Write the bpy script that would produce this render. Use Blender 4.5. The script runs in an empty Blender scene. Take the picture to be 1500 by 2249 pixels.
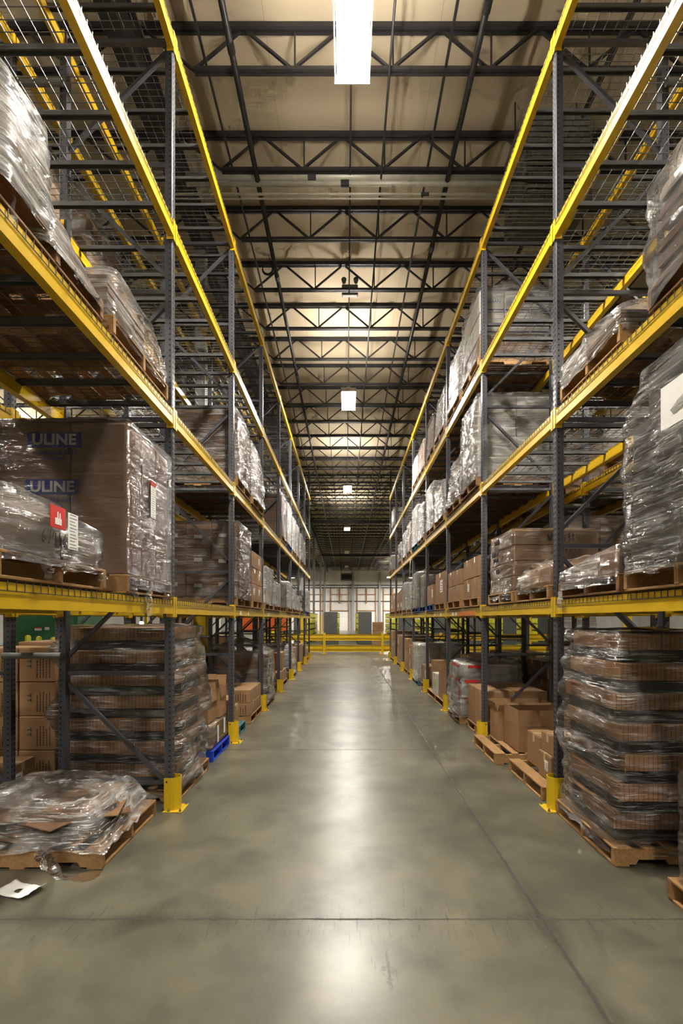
import bpy, bmesh, math, random
from mathutils import Vector, Matrix, noise

random.seed(11)
SC = bpy.context.scene
COL = SC.collection
PI = math.pi
ORD = ['nearest', 'second', 'third', 'fourth', 'fifth', 'sixth', 'seventh', 'eighth', 'ninth', 'tenth',
       'eleventh', 'twelfth']

# ------------------------------------------------------------------ camera
F = 1084.0
CAMZ = 1.79
cam = bpy.data.cameras.new('camera')
cam.sensor_fit = 'HORIZONTAL'
cam.sensor_width = 36.0
cam.lens = 36.0 * F / 1500.0
PITCH = math.radians(0.15)
cam.shift_x = -10.0 / 1500.0
cam.shift_y = (235.5 - F * math.tan(PITCH)) / 1500.0
cam.clip_end = 300
camo = bpy.data.objects.new('camera', cam)
COL.objects.link(camo)
camo.location = (0, 0, CAMZ)
camo.rotation_euler = (PI / 2 + PITCH, 0, 0)
SC.camera = camo

# ------------------------------------------------------------------ materials
def srgb(r, g, b):
    def f(c):
        c /= 255.0
        return c / 12.92 if c <= 0.04045 else ((c + 0.055) / 1.055) ** 2.4
    return (f(r), f(g), f(b), 1.0)

class NT:
    def __init__(self, name):
        self.m = bpy.data.materials.new(name)
        self.m.use_nodes = True
        self.t = self.m.node_tree
        self.t.nodes.clear()
        self.out = self.n('ShaderNodeOutputMaterial')
    def n(self, typ, **kw):
        nd = self.t.nodes.new(typ)
        for k, v in kw.items():
            if k.startswith('i_'):
                nd.inputs[k[2:].replace('_', ' ')].default_value = v
            else:
                setattr(nd, k, v)
        return nd
    def l(self, a, b):
        self.t.links.new(a, b)
    def val(self, op, a, b=None, c=None, clamp=False):
        nd = self.n('ShaderNodeMath', operation=op, use_clamp=clamp)
        for i, v in enumerate((a, b, c)):
            if v is None:
                continue
            if isinstance(v, (int, float)):
                nd.inputs[i].default_value = v
            else:
                self.l(v, nd.inputs[i])
        return nd.outputs[0]
    def mix(self, fac, a, b):
        nd = self.n('ShaderNodeMix', data_type='RGBA')
        for s, v in ((nd.inputs[0], fac), (nd.inputs[6], a), (nd.inputs[7], b)):
            if isinstance(v, (int, float, tuple)):
                s.default_value = v
            else:
                self.l(v, s)
        return nd.outputs[2]
    def coords(self, scale=(1, 1, 1), rot=(0, 0, 0), kind='Object'):
        tc = self.n('ShaderNodeTexCoord')
        mp = self.n('ShaderNodeMapping')
        mp.inputs['Scale'].default_value = scale
        mp.inputs['Rotation'].default_value = rot
        self.l(tc.outputs[kind], mp.inputs[0])
        return mp.outputs[0]
    def noise(self, co, scale, detail=3, rough=0.55, dist=0.0):
        nd = self.n('ShaderNodeTexNoise')
        nd.inputs['Scale'].default_value = scale
        nd.inputs['Detail'].default_value = detail
        nd.inputs['Roughness'].default_value = rough
        nd.inputs['Distortion'].default_value = dist
        self.l(co, nd.inputs['Vector'])
        return nd.outputs['Fac']
    def ramp(self, fac, lo, hi):
        nd = self.n('ShaderNodeMapRange')
        nd.inputs[1].default_value = lo
        nd.inputs[2].default_value = hi
        nd.clamp = True
        self.l(fac, nd.inputs[0])
        return nd.outputs[0]
    def bump(self, h, strength=0.3, dist=0.01):
        nd = self.n('ShaderNodeBump')
        nd.inputs['Strength'].default_value = strength
        nd.inputs['Distance'].default_value = dist
        self.l(h, nd.inputs['Height'])
        return nd.outputs[0]
    def pbr(self, col, rough=0.5, metal=0.0, normal=None, spec=0.5, coat=0.0):
        p = self.n('ShaderNodeBsdfPrincipled')
        for key, v in (('Base Color', col), ('Roughness', rough), ('Metallic', metal),
                       ('Specular IOR Level', spec), ('Coat Weight', coat)):
            if isinstance(v, (int, float, tuple)):
                p.inputs[key].default_value = v
            else:
                self.l(v, p.inputs[key])
        if normal is not None:
            self.l(normal, p.inputs['Normal'])
        self.l(p.outputs[0], self.out.inputs[0])
        return self.m

def simple(name, col, rough=0.5, metal=0.0, var=0.12, nscale=6.0, spec=0.5, coat=0.0):
    t = NT(name)
    co = t.coords()
    n = t.noise(co, nscale, 4)
    d = tuple(c * (1 - var) for c in col[:3]) + (1,)
    b = tuple(min(1, c * (1 + var)) for c in col[:3]) + (1,)
    c = t.mix(t.ramp(n, 0.3, 0.7), d, b)
    r = t.val('ADD', t.val('MULTIPLY', n, 0.2), rough - 0.1)
    return t.pbr(c, r, metal, spec=spec, coat=coat)

M = {}
M['yellow'] = simple('yellow_paint', srgb(214, 174, 26), 0.36, 0, 0.1, 3, spec=0.55)
M['yellow2'] = simple('yellow_guard_paint', srgb(222, 184, 28), 0.4, 0, 0.07, 4)
M['post'] = simple('grey_post_paint', srgb(68, 68, 73), 0.32, 0.0, 0.1, 5, spec=0.6)
M['hole'] = simple('dark_hole', srgb(14, 14, 16), 0.9)
M['galv'] = simple('galvanised_wire', srgb(118, 116, 112), 0.4, 0.8, 0.1)
M['channel'] = simple('deck_channel_steel', srgb(104, 104, 104), 0.45, 0.4, 0.1)
M['bolt'] = simple('bolt_steel', srgb(150, 150, 150), 0.3, 0.9)
M['steel'] = simple('dark_joist_paint', srgb(44, 41, 42), 0.55, 0.0, 0.15)
M['pipe'] = simple('black_pipe', srgb(38, 36, 36), 0.45, 0.2)
M['galvpipe'] = simple('grey_pipe', srgb(196, 192, 176), 0.42, 0.15)
M['unit'] = simple('grey_unit_paint', srgb(105, 105, 98), 0.5, 0.2)
M['black'] = simple('black_plastic', srgb(24, 24, 26), 0.45)
M['white'] = simple('white_paper', srgb(232, 230, 224), 0.7, 0, 0.03)
M['red'] = simple('red_print', srgb(205, 50, 40), 0.6, 0, 0.05)
M['orange'] = simple('orange_paint', srgb(226, 100, 40), 0.5)
M['tagorange'] = simple('orange_tag', srgb(220, 128, 46), 0.5)
M['limelabel'] = simple('lime_sticker', srgb(205, 220, 60), 0.6)
M['blueink'] = simple('blue_print', srgb(28, 40, 116), 0.65, 0, 0.1)
M['greyblueink'] = simple('pale_blue_print', srgb(96, 116, 160), 0.65, 0, 0.1)
M['panelprint'] = simple('pale_print', srgb(186, 180, 176), 0.7)
M['ink'] = simple('black_ink', srgb(26, 23, 22), 0.7)
M['faintink'] = simple('faded_print', srgb(74, 56, 40), 0.75)
M['bluepallet'] = simple('blue_plastic', srgb(28, 64, 190), 0.4)
M['bluewood'] = simple('blue_painted_wood', srgb(34, 74, 132), 0.6)
M['teal'] = simple('teal_painted_wood', srgb(48, 98, 112), 0.6)
M['green'] = simple('green_wall_paint', srgb(58, 112, 70), 0.55)
M['panelgrey'] = simple('grey_end_panel', srgb(84, 87, 84), 0.5, 0.1)
M['lime'] = simple('lime_yellow_bin', srgb(214, 208, 26), 0.45)
M['column'] = simple('column_paint', srgb(150, 153, 153), 0.45)
M['rust'] = simple('rusty_frame', srgb(150, 105, 62), 0.7)
M['whitepaint'] = simple('white_enamel', srgb(225, 224, 216), 0.4)
M['taupe'] = simple('taupe_strap', srgb(180, 165, 140), 0.5)
M['tape'] = simple('packing_tape', srgb(196, 168, 126), 0.22, 0, 0.05)
M['cabinet'] = simple('grey_cabinet_paint', srgb(110, 114, 118), 0.5)

def make_card(name, c1, c2, rough=0.75):
    t = NT(name)
    oi = t.n('ShaderNodeObjectInfo')
    base = t.mix(oi.outputs['Random'], c1, c2)
    co = t.coords()
    n1 = t.noise(co, 4, 4)
    fl = t.noise(t.coords((3, 3, 60)), 3, 2)
    k = t.val('ADD', t.val('MULTIPLY', n1, 0.3), t.val('MULTIPLY', fl, 0.16))
    c = t.mix(t.ramp(k, 0.12, 0.4), tuple(x * 0.82 for x in c1[:3]) + (1,), base)
    t.pbr(c, rough, 0, t.bump(fl, 0.12, 0.004), spec=0.3)
    return t.m
M['card'] = make_card('cardboard', srgb(152, 116, 80), srgb(180, 142, 102))
M['carddark'] = make_card('brown_cardboard', srgb(124, 92, 68), srgb(150, 116, 88))
M['cardwhite'] = make_card('white_cardboard', srgb(206, 200, 190), srgb(226, 220, 208))
M['cardgrey'] = make_card('greyish_cardboard', srgb(150, 136, 120), srgb(176, 160, 142))

def make_tray():
    t = NT('slotted_cardboard_trays')
    w = t.n('ShaderNodeTexWave', wave_type='BANDS', bands_direction='X')
    w.inputs['Scale'].default_value = 9.0
    w.inputs['Distortion'].default_value = 0.6
    t.l(t.coords((1, 1, 0.02)), w.inputs['Vector'])
    n = t.noise(t.coords(), 5, 3)
    c = t.mix(t.ramp(n, 0.3, 0.7), srgb(150, 106, 70), srgb(182, 136, 94))
    c = t.mix(t.ramp(w.outputs['Fac'], 0.0, 0.10), srgb(104, 72, 50), c)
    return t.pbr(c, 0.75, spec=0.3)
M['tray'] = make_tray()

def make_wood(name, a, b):
    t = NT(name)
    oi = t.n('ShaderNodeObjectInfo')
    g = t.noise(t.coords((14, 1.5, 14)), 3, 4, 0.6, 0.6)
    n = t.noise(t.coords(), 2.5, 3)
    c = t.mix(t.ramp(g, 0.3, 0.7), a, b)
    c = t.mix(t.val('MULTIPLY', t.ramp(n, 0.45, 0.75), 0.5), c, tuple(x * 0.55 for x in a[:3]) + (1,))
    c = t.mix(t.val('MULTIPLY', oi.outputs['Random'], 0.25), c, tuple(x * 0.6 for x in a[:3]) + (1,))
    return t.pbr(c, 0.75, 0, t.bump(g, 0.2, 0.004), spec=0.25)
M['cardslate'] = make_card('slate_grey_cardboard', srgb(96, 90, 84), srgb(116, 110, 102))
M['wood'] = make_wood('pallet_wood', srgb(152, 114, 72), srgb(188, 148, 100))
M['woodold'] = make_wood('weathered_pallet_wood', srgb(128, 92, 62), srgb(164, 124, 86))

def make_film(name, base, spread, dens=1.0, rot=0.12, gloss=0.09, tint=(0.86, 0.84, 0.81, 1), hs=(.7, .28, .16), strand=1.0):
    """stretch wrap: clear film with milky overlapping bands and sharp wrinkles"""
    t = NT(name)
    co = t.coords((1.1, 1.1, 9.0 * dens), (rot, rot * 0.7, 0))
    s = t.noise(co, 2.2, 5, 0.62, 0.7)
    fine = t.noise(t.coords((1.6, 1.6, 34.0 * dens), (rot * 1.6, rot, 0.2)), 2.6, 3, 0.6, 0.5)
    p = t.noise(t.coords((1, 1, 1)), 1.7, 3, 0.5, 0.6)
    wr = t.n('ShaderNodeTexVoronoi', feature='DISTANCE_TO_EDGE')
    wr.inputs['Scale'].default_value = 3.2
    t.l(t.coords((1.2, 1.2, 2.2), (0.5, 0.35, 0.3)), wr.inputs['Vector'])
    crease = t.ramp(wr.outputs['Distance'], 0.0, 0.035)          # 0 along the creases
    h = t.val('ADD', t.val('MULTIPLY', s, hs[0]), t.val('MULTIPLY', fine, hs[1]))
    h = t.val('ADD', h, t.val('MULTIPLY', crease, hs[2] * .4))
    nrm = t.bump(h, 0.9, 0.045)
    a = t.val('MULTIPLY_ADD', t.ramp(s, 0.48, 0.70), spread, base)
    a = t.val('MULTIPLY_ADD', t.ramp(p, 0.55, 0.76), spread * 0.9, a)
    a = t.val('MULTIPLY_ADD', t.ramp(fine, 0.57, 0.66), spread * 0.8, a)
    a = t.val('MULTIPLY_ADD', t.val('SUBTRACT', 1.0, crease), 0.02, a, clamp=True)
    sd = t.noise(t.coords((2.0, 2.0, 40), (0.5 + rot, -0.45, 0.1)), 2.4, 4, 0.6, 0.25)
    sd2 = t.noise(t.coords((2.0, 2.0, 40), (-0.42, 0.5 + rot, 0.1)), 2.4, 4, 0.6, 0.25)
    patch = t.ramp(t.noise(t.coords(), 2.6, 2), 0.42, 0.62)
    sl = t.val('MULTIPLY', t.val('MAXIMUM', t.ramp(sd, 0.58, 0.67), t.ramp(sd2, 0.60, 0.68)), patch)
    a = t.val('MULTIPLY_ADD', sl, (0.10 + spread * 1.1) * strand, a)
    a = t.val('MINIMUM', a, 0.93)
    tr = t.n('ShaderNodeBsdfTransparent')
    tr.inputs[0].default_value = (0.97, 0.965, 0.96, 1)
    df = t.n('ShaderNodeBsdfDiffuse')
    df.inputs[0].default_value = tint
    t.l(nrm, df.inputs['Normal'])
    gl = t.n('ShaderNodeBsdfGlossy')
    gl.inputs['Roughness'].default_value = gloss
    gl.inputs[0].default_value = (0.95, 0.95, 0.95, 1)
    t.l(nrm, gl.inputs['Normal'])
    m1 = t.n('ShaderNodeMixShader')
    t.l(a, m1.inputs[0]); t.l(tr.outputs[0], m1.inputs[1]); t.l(df.outputs[0], m1.inputs[2])
    fr = t.n('ShaderNodeFresnel')
    fr.inputs[0].default_value = 1.5
    t.l(nrm, fr.inputs['Normal'])
    fac = t.val('MULTIPLY_ADD', fr.outputs[0], 0.85, 0.01, clamp=True)
    m2 = t.n('ShaderNodeMixShader')
    t.l(fac, m2.inputs[0]); t.l(m1.outputs[0], m2.inputs[1]); t.l(gl.outputs[0], m2.inputs[2])
    t.l(m2.outputs[0], t.out.inputs[0])
    return t.m
M['film'] = make_film('clear_stretch_film', 0.01, 0.15)
M['filmwhite'] = make_film('milky_stretch_film', 0.20, 0.42, 0.8)
M['filmtight'] = make_film('tight_banded_film', 0.03, 0.16, 2.2, 0.03, 0.13, hs=(.3, .42, .05), strand=.5)
M['filmstreak'] = make_film('streaky_stretch_film', 0.01, 0.24, 0.9, 0.3, 0.10, strand=2.0)
M['filmclear'] = make_film('tight_clear_film', 0.01, 0.06, 2.6, 0.02, 0.14, hs=(.12, .40, .0), strand=.0)
M['filmloose'] = make_film('crumpled_film', 0.05, 0.42, 0.35, 0.7, 0.10, strand=1.3)
M['filmhaze'] = make_film('hazy_stretch_film', 0.02, 0.25, 0.9, 0.25)

def make_floor():
    t = NT('polished_concrete')
    co = t.coords()
    big = t.noise(co, 0.45, 5, 0.6, 0.4)
    mid = t.noise(co, 2.2, 4, 0.55, 0.3)
    fine = t.noise(co, 45, 3, 0.6)
    c = t.mix(t.ramp(big, 0.38, 0.62), srgb(88, 85, 71), srgb(124, 120, 101))
    c = t.mix(t.val('MULTIPLY', t.ramp(mid, 0.5, 0.70), 0.75), c, srgb(78, 75, 62))
    c = t.mix(t.val('MULTIPLY', t.ramp(mid, 0.5, 0.28), 0.35), c, srgb(148, 141, 115))
    c = t.mix(t.val('MULTIPLY', fine, 0.18), c, srgb(74, 70, 58))
    sep = t.n('ShaderNodeSeparateXYZ')
    t.l(co, sep.inputs[0])
    wob = t.noise(co, 7, 4, 0.7)
    wob2 = t.noise(co, 28, 3, 0.7)
    off = t.val('ADD', t.val('MULTIPLY_ADD', wob, 0.022, -0.011), t.val('MULTIPLY_ADD', wob2, 0.014, -0.007))
    dx = t.val('ABSOLUTE', t.val('ADD', t.val('SUBTRACT', sep.outputs[0], 1.17), off))
    # saw cuts across the aisle every 3.83 m
    yy = t.val('DIVIDE', t.val('SUBTRACT', t.val('ADD', sep.outputs[1], off), 2.95 - 3.83 * 6 - 1.915), 3.83)
    dy = t.val('ABSOLUTE', t.val('MULTIPLY', t.val('SUBTRACT', t.val('FRACT', yy), 0.5), 3.83))
    jx = t.ramp(dx, 0.020, 0.006)
    jy = t.ramp(dy, 0.011, 0.004)
    j = t.val('MAXIMUM', jx, jy)
    # dirt alongside the cuts
    soft = t.val('MAXIMUM', t.ramp(dx, 0.10, 0.0), t.ramp(dy, 0.08, 0.0))
    soft = t.val('MULTIPLY', soft, t.ramp(mid, 0.35, 0.65))
    # tyre and drag marks running along the aisle
    sk = t.noise(t.coords((30, 1.6, 1), (0, 0, 0.18)), 2.0, 2, 0.5, 0.1)
    sk = t.val('MULTIPLY', t.ramp(sk, 0.68, 0.72), t.ramp(big, 0.45, 0.6))
    nearcut = t.ramp(dy, 0.34, 0.0)
    sk2 = t.noise(t.coords((26, 2.6, 1), (0, 0, -0.1)), 2.0, 4, 0.7, 0.3)
    sk2 = t.val('MULTIPLY', t.ramp(sk2, 0.57, 0.63), nearcut)
    spots = t.n('ShaderNodeTexVoronoi')
    spots.inputs['Scale'].default_value = 1.6
    t.l(co, spots.inputs['Vector'])
    sp = t.val('MULTIPLY', t.ramp(spots.outputs['Distance'], 0.085, 0.03), t.ramp(mid, 0.42, 0.6))
    c = t.mix(t.val('MULTIPLY', soft, 0.7), c, srgb(70, 64, 52))
    c = t.mix(t.val('MULTIPLY', t.val('MAXIMUM', sk, sk2), 0.7), c, srgb(58, 52, 44))
    # one chipped gouge in the slab
    gx = t.val('ABSOLUTE', t.val('SUBTRACT', t.val('ADD', sep.outputs[0], t.val('MULTIPLY', off, 3.0)), 0.215))
    gy = t.val('ABSOLUTE', t.val('SUBTRACT', sep.outputs[1], 2.53))
    gouge = t.val('MAXIMUM', t.val('MULTIPLY', t.ramp(gx, 0.012, 0.004), t.ramp(gy, 0.16, 0.12)),
                  t.val('MULTIPLY', t.val('MULTIPLY', t.ramp(gx, 0.06, 0.02), t.ramp(gy, 0.06, 0.02)), t.ramp(wob2, 0.42, 0.55)))
    c = t.mix(t.val('MULTIPLY', gouge, 0.6), c, srgb(62, 54, 46))
    c = t.mix(t.val('MULTIPLY', sp, 0.4), c, srgb(66, 62, 54))
    c = t.mix(t.val('MULTIPLY', j, 0.75), c, srgb(50, 45, 38))
    r = t.val('MULTIPLY_ADD', mid, 0.12, 0.215)
    r = t.val('MULTIPLY_ADD', fine, 0.08, r)
    r = t.val('MULTIPLY_ADD', j, 0.4, r)
    hgt = t.val('SUBTRACT', t.val('MULTIPLY', big, 0.6), t.val('MULTIPLY', j, 0.5))
    t.pbr(c, r, 0, t.bump(hgt, 0.15, 0.01), spec=0.6)
    return t.m
M['floor'] = make_floor()

def make_ceiling():
    t = NT('tan_roof_liner')
    sep = t.n('ShaderNodeSeparateXYZ')
    t.l(t.coords(), sep.inputs[0])
    fr = t.val('FRACT', t.val('DIVIDE', t.val('ADD', sep.outputs[0], 60.3), 1.22))
    seam = t.ramp(t.val('ABSOLUTE', t.val('SUBTRACT', fr, 0.5)), 0.007, 0.002)
    n = t.noise(t.coords((0.3, 1, 1)), 0.9, 4)
    c = t.mix(t.ramp(n, 0.3, 0.7), srgb(184, 168, 142), srgb(198, 182, 154))
    c = t.mix(t.val('MULTIPLY', seam, 0.35), c, srgb(120, 100, 76))
    return t.pbr(c, 0.8, 0, t.bump(n, 0.1, 0.05), spec=0.2)
M['ceiling'] = make_ceiling()

def make_wall(name, a, b, step=1.0, axis=2):
    t = NT(name)
    sep = t.n('ShaderNodeSeparateXYZ')
    t.l(t.coords(), sep.inputs[0])
    fr = t.val('FRACT', t.val('DIVIDE', t.val('ADD', sep.outputs[axis], 100.0), step))
    seam = t.ramp(t.val('ABSOLUTE', t.val('SUBTRACT', fr, 0.5)), 0.02, 0.006)
    n = t.noise(t.coords(), 0.7, 4)
    c = t.mix(t.ramp(n, 0.3, 0.7), a, b)
    c = t.mix(t.val('MULTIPLY', seam, 0.4), c, tuple(x * 0.4 for x in a[:3]) + (1,))
    return t.pbr(c, 0.65, spec=0.3)
M['wall'] = make_wall('white_wall_panel', srgb(206, 202, 194), srgb(222, 218, 210), 1.22, 0)
M['wallside'] = make_wall('grey_wall_panel', srgb(176, 172, 160), srgb(192, 188, 176), 1.22, 1)
M['dockdoor'] = make_wall('white_door_panel', srgb(226, 224, 218), srgb(238, 236, 230), 0.52, 2)

def make_emit(name, col, s):
    t = NT(name)
    e = t.n('ShaderNodeEmission')
    e.inputs[0].default_value = col
    e.inputs[1].default_value = s
    t.l(e.outputs[0], t.out.inputs[0])
    return t.m
M['lamp'] = make_emit('fluorescent_tube_light', (1.0, 0.955, 0.88, 1), 62.0)
M['lampfar'] = make_emit('boosted_far_lamp_light', (1.0, 0.96, 0.9, 1), 120.0)  # emission boosted on the far lamps to brighten the far wall and roof
M['lampsmall'] = make_emit('headlight_glow', (0.85, 0.9, 1.0, 1), 0.6)

# ------------------------------------------------------------------ builders
WLOC = {}

class MB:
    def __init__(self):
        self.v, self.f, self.mi = [], [], []
        self.k = 0
    def poly(self, pts, faces):
        b = len(self.v)
        self.v.extend(Vector(p) for p in pts)
        for fc in faces:
            self.f.append(tuple(b + i for i in fc))
            self.mi.append(self.k)
    def box(self, a, b, rot=None, about=None):
        x0, x1 = sorted((a[0], b[0])); y0, y1 = sorted((a[1], b[1])); z0, z1 = sorted((a[2], b[2]))
        p = [Vector(q) for q in ((x0, y0, z0), (x1, y0, z0), (x1, y1, z0), (x0, y1, z0),
                                 (x0, y0, z1), (x1, y0, z1), (x1, y1, z1), (x0, y1, z1))]
        if rot is not None:
            c = Vector(about) if about is not None else Vector(((x0 + x1) / 2, (y0 + y1) / 2, (z0 + z1) / 2))
            p = [c + rot @ (q - c) for q in p]
        self.poly(p, ((0, 3, 2, 1), (4, 5, 6, 7), (0, 1, 5, 4), (1, 2, 6, 5), (2, 3, 7, 6), (3, 0, 4, 7)))
        return self
    def cbox(self, a, b, c=0.006, rot=None, about=None):
        """box with chamfered edges"""
        x0, x1 = sorted((a[0], b[0])); y0, y1 = sorted((a[1], b[1])); z0, z1 = sorted((a[2], b[2]))
        c = min(c, (x1 - x0) * 0.4, (y1 - y0) * 0.4, (z1 - z0) * 0.4)
        bm = bmesh.new()
        bmesh.ops.create_cube(bm, size=1.0)
        for v in bm.verts:
            v.co = Vector(((x0 + x1) / 2 + v.co.x * (x1 - x0), (y0 + y1) / 2 + v.co.y * (y1 - y0),
                           (z0 + z1) / 2 + v.co.z * (z1 - z0)))
        bmesh.ops.bevel(bm, geom=list(bm.edges), offset=c, segments=1, affect='EDGES')
        self.addbm(bm, rot, about or ((x0 + x1) / 2, (y0 + y1) / 2, (z0 + z1) / 2))
        return self
    def addbm(self, bm, rot=None, about=None):
        bm.verts.ensure_lookup_table()
        bm.verts.index_update()
        pts = [v.co.copy() for v in bm.verts]
        if rot is not None:
            c = Vector(about)
            pts = [c + rot @ (q - c) for q in pts]
        self.poly(pts, [tuple(v.index for v in f.verts) for f in bm.faces])
        bm.free()
    def bar(self, p, q, w, h=None, up=(0, 0, 1)):
        """rectangular bar from p to q"""
        h = h or w
        p, q = Vector(p), Vector(q)
        d = (q - p).normalized()
        u = Vector(up)
        s = d.cross(u)
        if s.length < 1e-4:
            s = d.cross(Vector((0, 1, 0)))
        s.normalize()
        u = s.cross(d).normalized()
        pts = []
        for e in (p, q):
            for a, b in ((-1, -1), (1, -1), (1, 1), (-1, 1)):
                pts.append(e + s * (a * w / 2) + u * (b * h / 2))
        self.poly(pts, ((0, 1, 2, 3), (7, 6, 5, 4), (0, 4, 5, 1), (1, 5, 6, 2), (2, 6, 7, 3), (3, 7, 4, 0)))
        return self
    def tube(self, pts, r, n=8, cap=True):
        pts = [Vector(p) for p in pts]
        rings = []
        for i, p in enumerate(pts):
            d = (pts[min(i + 1, len(pts) - 1)] - pts[max(i - 1, 0)]).normalized()
            a = d.cross(Vector((0, 0, 1)))
            if a.length < 1e-3:
                a = d.cross(Vector((1, 0, 0)))
            a.normalize()
            b = d.cross(a).normalized()
            rr = r[i] if isinstance(r, (list, tuple)) else r
            rings.append([p + a * (rr * math.cos(2 * PI * k / n)) + b * (rr * math.sin(2 * PI * k / n)) for k in range(n)])
        fs = []
        for i in range(len(rings) - 1):
            for k in range(n):
                fs.append((i * n + k, i * n + (k + 1) % n, (i + 1) * n + (k + 1) % n, (i + 1) * n + k))
        if cap:
            fs.append(tuple(range(n))[::-1])
            fs.append(tuple((len(rings) - 1) * n + k for k in range(n)))
        self.poly([p for rg in rings for p in rg], fs)
        return self
    def extr(self, prof, ax, a, b):
        """closed profile (list of (u, w)) swept along axis ax (0 x, 1 y, 2 z)"""
        n = len(prof)
        def P(u, w, t):
            return {0: (t, u, w), 1: (u, t, w), 2: (u, w, t)}[ax]
        pts = [P(u, w, a) for u, w in prof] + [P(u, w, b) for u, w in prof]
        fs = [tuple(range(n))[::-1], tuple(range(n, 2 * n))]
        fs += [(i, (i + 1) % n, n + (i + 1) % n, n + i) for i in range(n)]
        self.poly(pts, fs)
        return self
    def mesh(self, name, mats, origin=(0, 0, 0), smooth=False, fix=True):
        o = Vector(origin)
        me = bpy.data.meshes.new(name)
        me.from_pydata([tuple(p - o) for p in self.v], [], self.f)
        for m in (mats if isinstance(mats, (list, tuple)) else [mats]):
            me.materials.append(M[m] if isinstance(m, str) else m)
        me.polygons.foreach_set('material_index', self.mi)
        if fix:
            bm = bmesh.new(); bm.from_mesh(me)
            bmesh.ops.recalc_face_normals(bm, faces=list(bm.faces))
            bm.to_mesh(me); bm.free()
        if smooth:
            me.polygons.foreach_set('use_smooth', [True] * len(me.polygons))
        me.update()
        return me
    def build(self, name, mats, parent=None, origin=None, smooth=False, fix=True):
        if origin is None:
            origin = WLOC[parent] if parent else (0, 0, 0)
        return put(self.mesh(name, mats, origin, smooth, fix), name, parent, origin)

def put(me, name, parent=None, loc=(0, 0, 0), rz=0.0):
    o = bpy.data.objects.new(name, me)
    COL.objects.link(o)
    loc = Vector(loc)
    WLOC[o] = loc
    if parent is not None:
        o.parent = parent
        o.location = loc - WLOC[parent]
    else:
        o.location = loc
    o.rotation_euler = (0, 0, rz)
    return o

LABELS = {}
def tag(o, label, cat, group=None):
    o['label'] = label
    o['category'] = cat
    if group:
        o['group'] = group
    LABELS.setdefault(label, []).append(o.name)
    return o

def thing(name, label, cat, loc, group=None):
    return tag(put(None, name, None, loc), label, cat, group)

def struct(o):
    o['kind'] = 'structure'
    return o

def text_mesh(body, size, mat, thick=0.0006, bold=0.0):
    cu = bpy.data.curves.new('lettering', 'FONT')
    cu.body = body; cu.size = size; cu.extrude = thick; cu.resolution_u = 2
    cu.align_x = 'CENTER'; cu.align_y = 'CENTER'; cu.offset = bold
    ob = bpy.data.objects.new('lettering', cu)
    COL.objects.link(ob)
    dg = bpy.context.evaluated_depsgraph_get()
    me = bpy.data.meshes.new_from_object(ob.evaluated_get(dg))
    bpy.data.objects.remove(ob)
    me.materials.clear()
    me.materials.append(M[mat])
    return me

def lettering(body, size, mat, parent, loc, facing='front', name='lettering', bold=0.0, sx=1.0):
    """flat letters on a face: 'front' looks to -y, 'west' to -x, 'east' to +x"""
    me = text_mesh(body, size, mat, bold=bold)
    R = {'front': Matrix.Rotation(PI / 2, 4, 'X'),
         'west': Matrix.Rotation(-PI / 2, 4, 'Z') @ Matrix.Rotation(PI / 2, 4, 'X'),
         'east': Matrix.Rotation(PI / 2, 4, 'Z') @ Matrix.Rotation(PI / 2, 4, 'X')}[facing]
    me.transform(Matrix.Diagonal((sx, 1, 1, 1)))
    me.transform(R)
    return put(me, name, parent, loc)

STROKES = {
    '0': [[(.5, 1), (.15, .8), (.1, .3), (.45, 0), (.8, .3), (.8, .75), (.5, 1)]],
    '1': [[(.45, 1.05), (.5, 0)]],
    '2': [[(.1, .8), (.4, 1), (.75, .75), (.4, .3), (.05, .05), (.85, .0)]],
    '3': [[(.1, .95), (.6, 1), (.7, .75), (.35, .52), (.75, .35), (.55, .02), (.08, .1)]],
    '4': [[(.2, 1), (.1, .45), (.8, .5)], [(.68, .95), (.6, -.1)]],
    '5': [[(.8, 1), (.25, .98), (.2, .55), (.65, .5), (.7, .15), (.2, 0)]],
    '6': [[(.7, 1.05), (.2, .6), (.12, .2), (.45, 0), (.75, .25), (.5, .48), (.18, .3)]],
    '7': [[(.05, .95), (.8, 1), (.35, 0)]],
    '8': [[(.65, .85), (.35, 1), (.2, .75), (.7, .3), (.4, 0), (.12, .25), (.65, .85)]],
    '9': [[(.7, .9), (.3, 1), (.2, .6), (.65, .6), (.72, .95), (.6, 0)]],
    'W': [[(.0, 1), (.2, 0), (.45, .7), (.7, 0), (.95, 1)]],
    '/': [[(.6, 1.1), (.3, -.1)]], ' ': [], 'l': [[(.4, 1.1), (.3, -.6), (.6, -.85), (.75, -.6)]],
}
def handwriting(body, h, r, mat, parent, loc, facing='front', name='handwriting'):
    b = MB()
    x = 0.0
    for ch in body:
        for st in STROKES[ch]:
            pts = []
            for (u, w) in st:
                u = x + u * h * 0.62; w = w * h
                pts.append({'front': (u, 0, w), 'west': (0, -u, w), 'east': (0, u, w)}[facing])
            b.tube(pts, r, 5)
        x += h * (0.68 if ch != 'W' else 0.85)
    return b.build(name, mat, parent, None) if False else put(b.mesh(name, mat), name, parent, loc)

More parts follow.
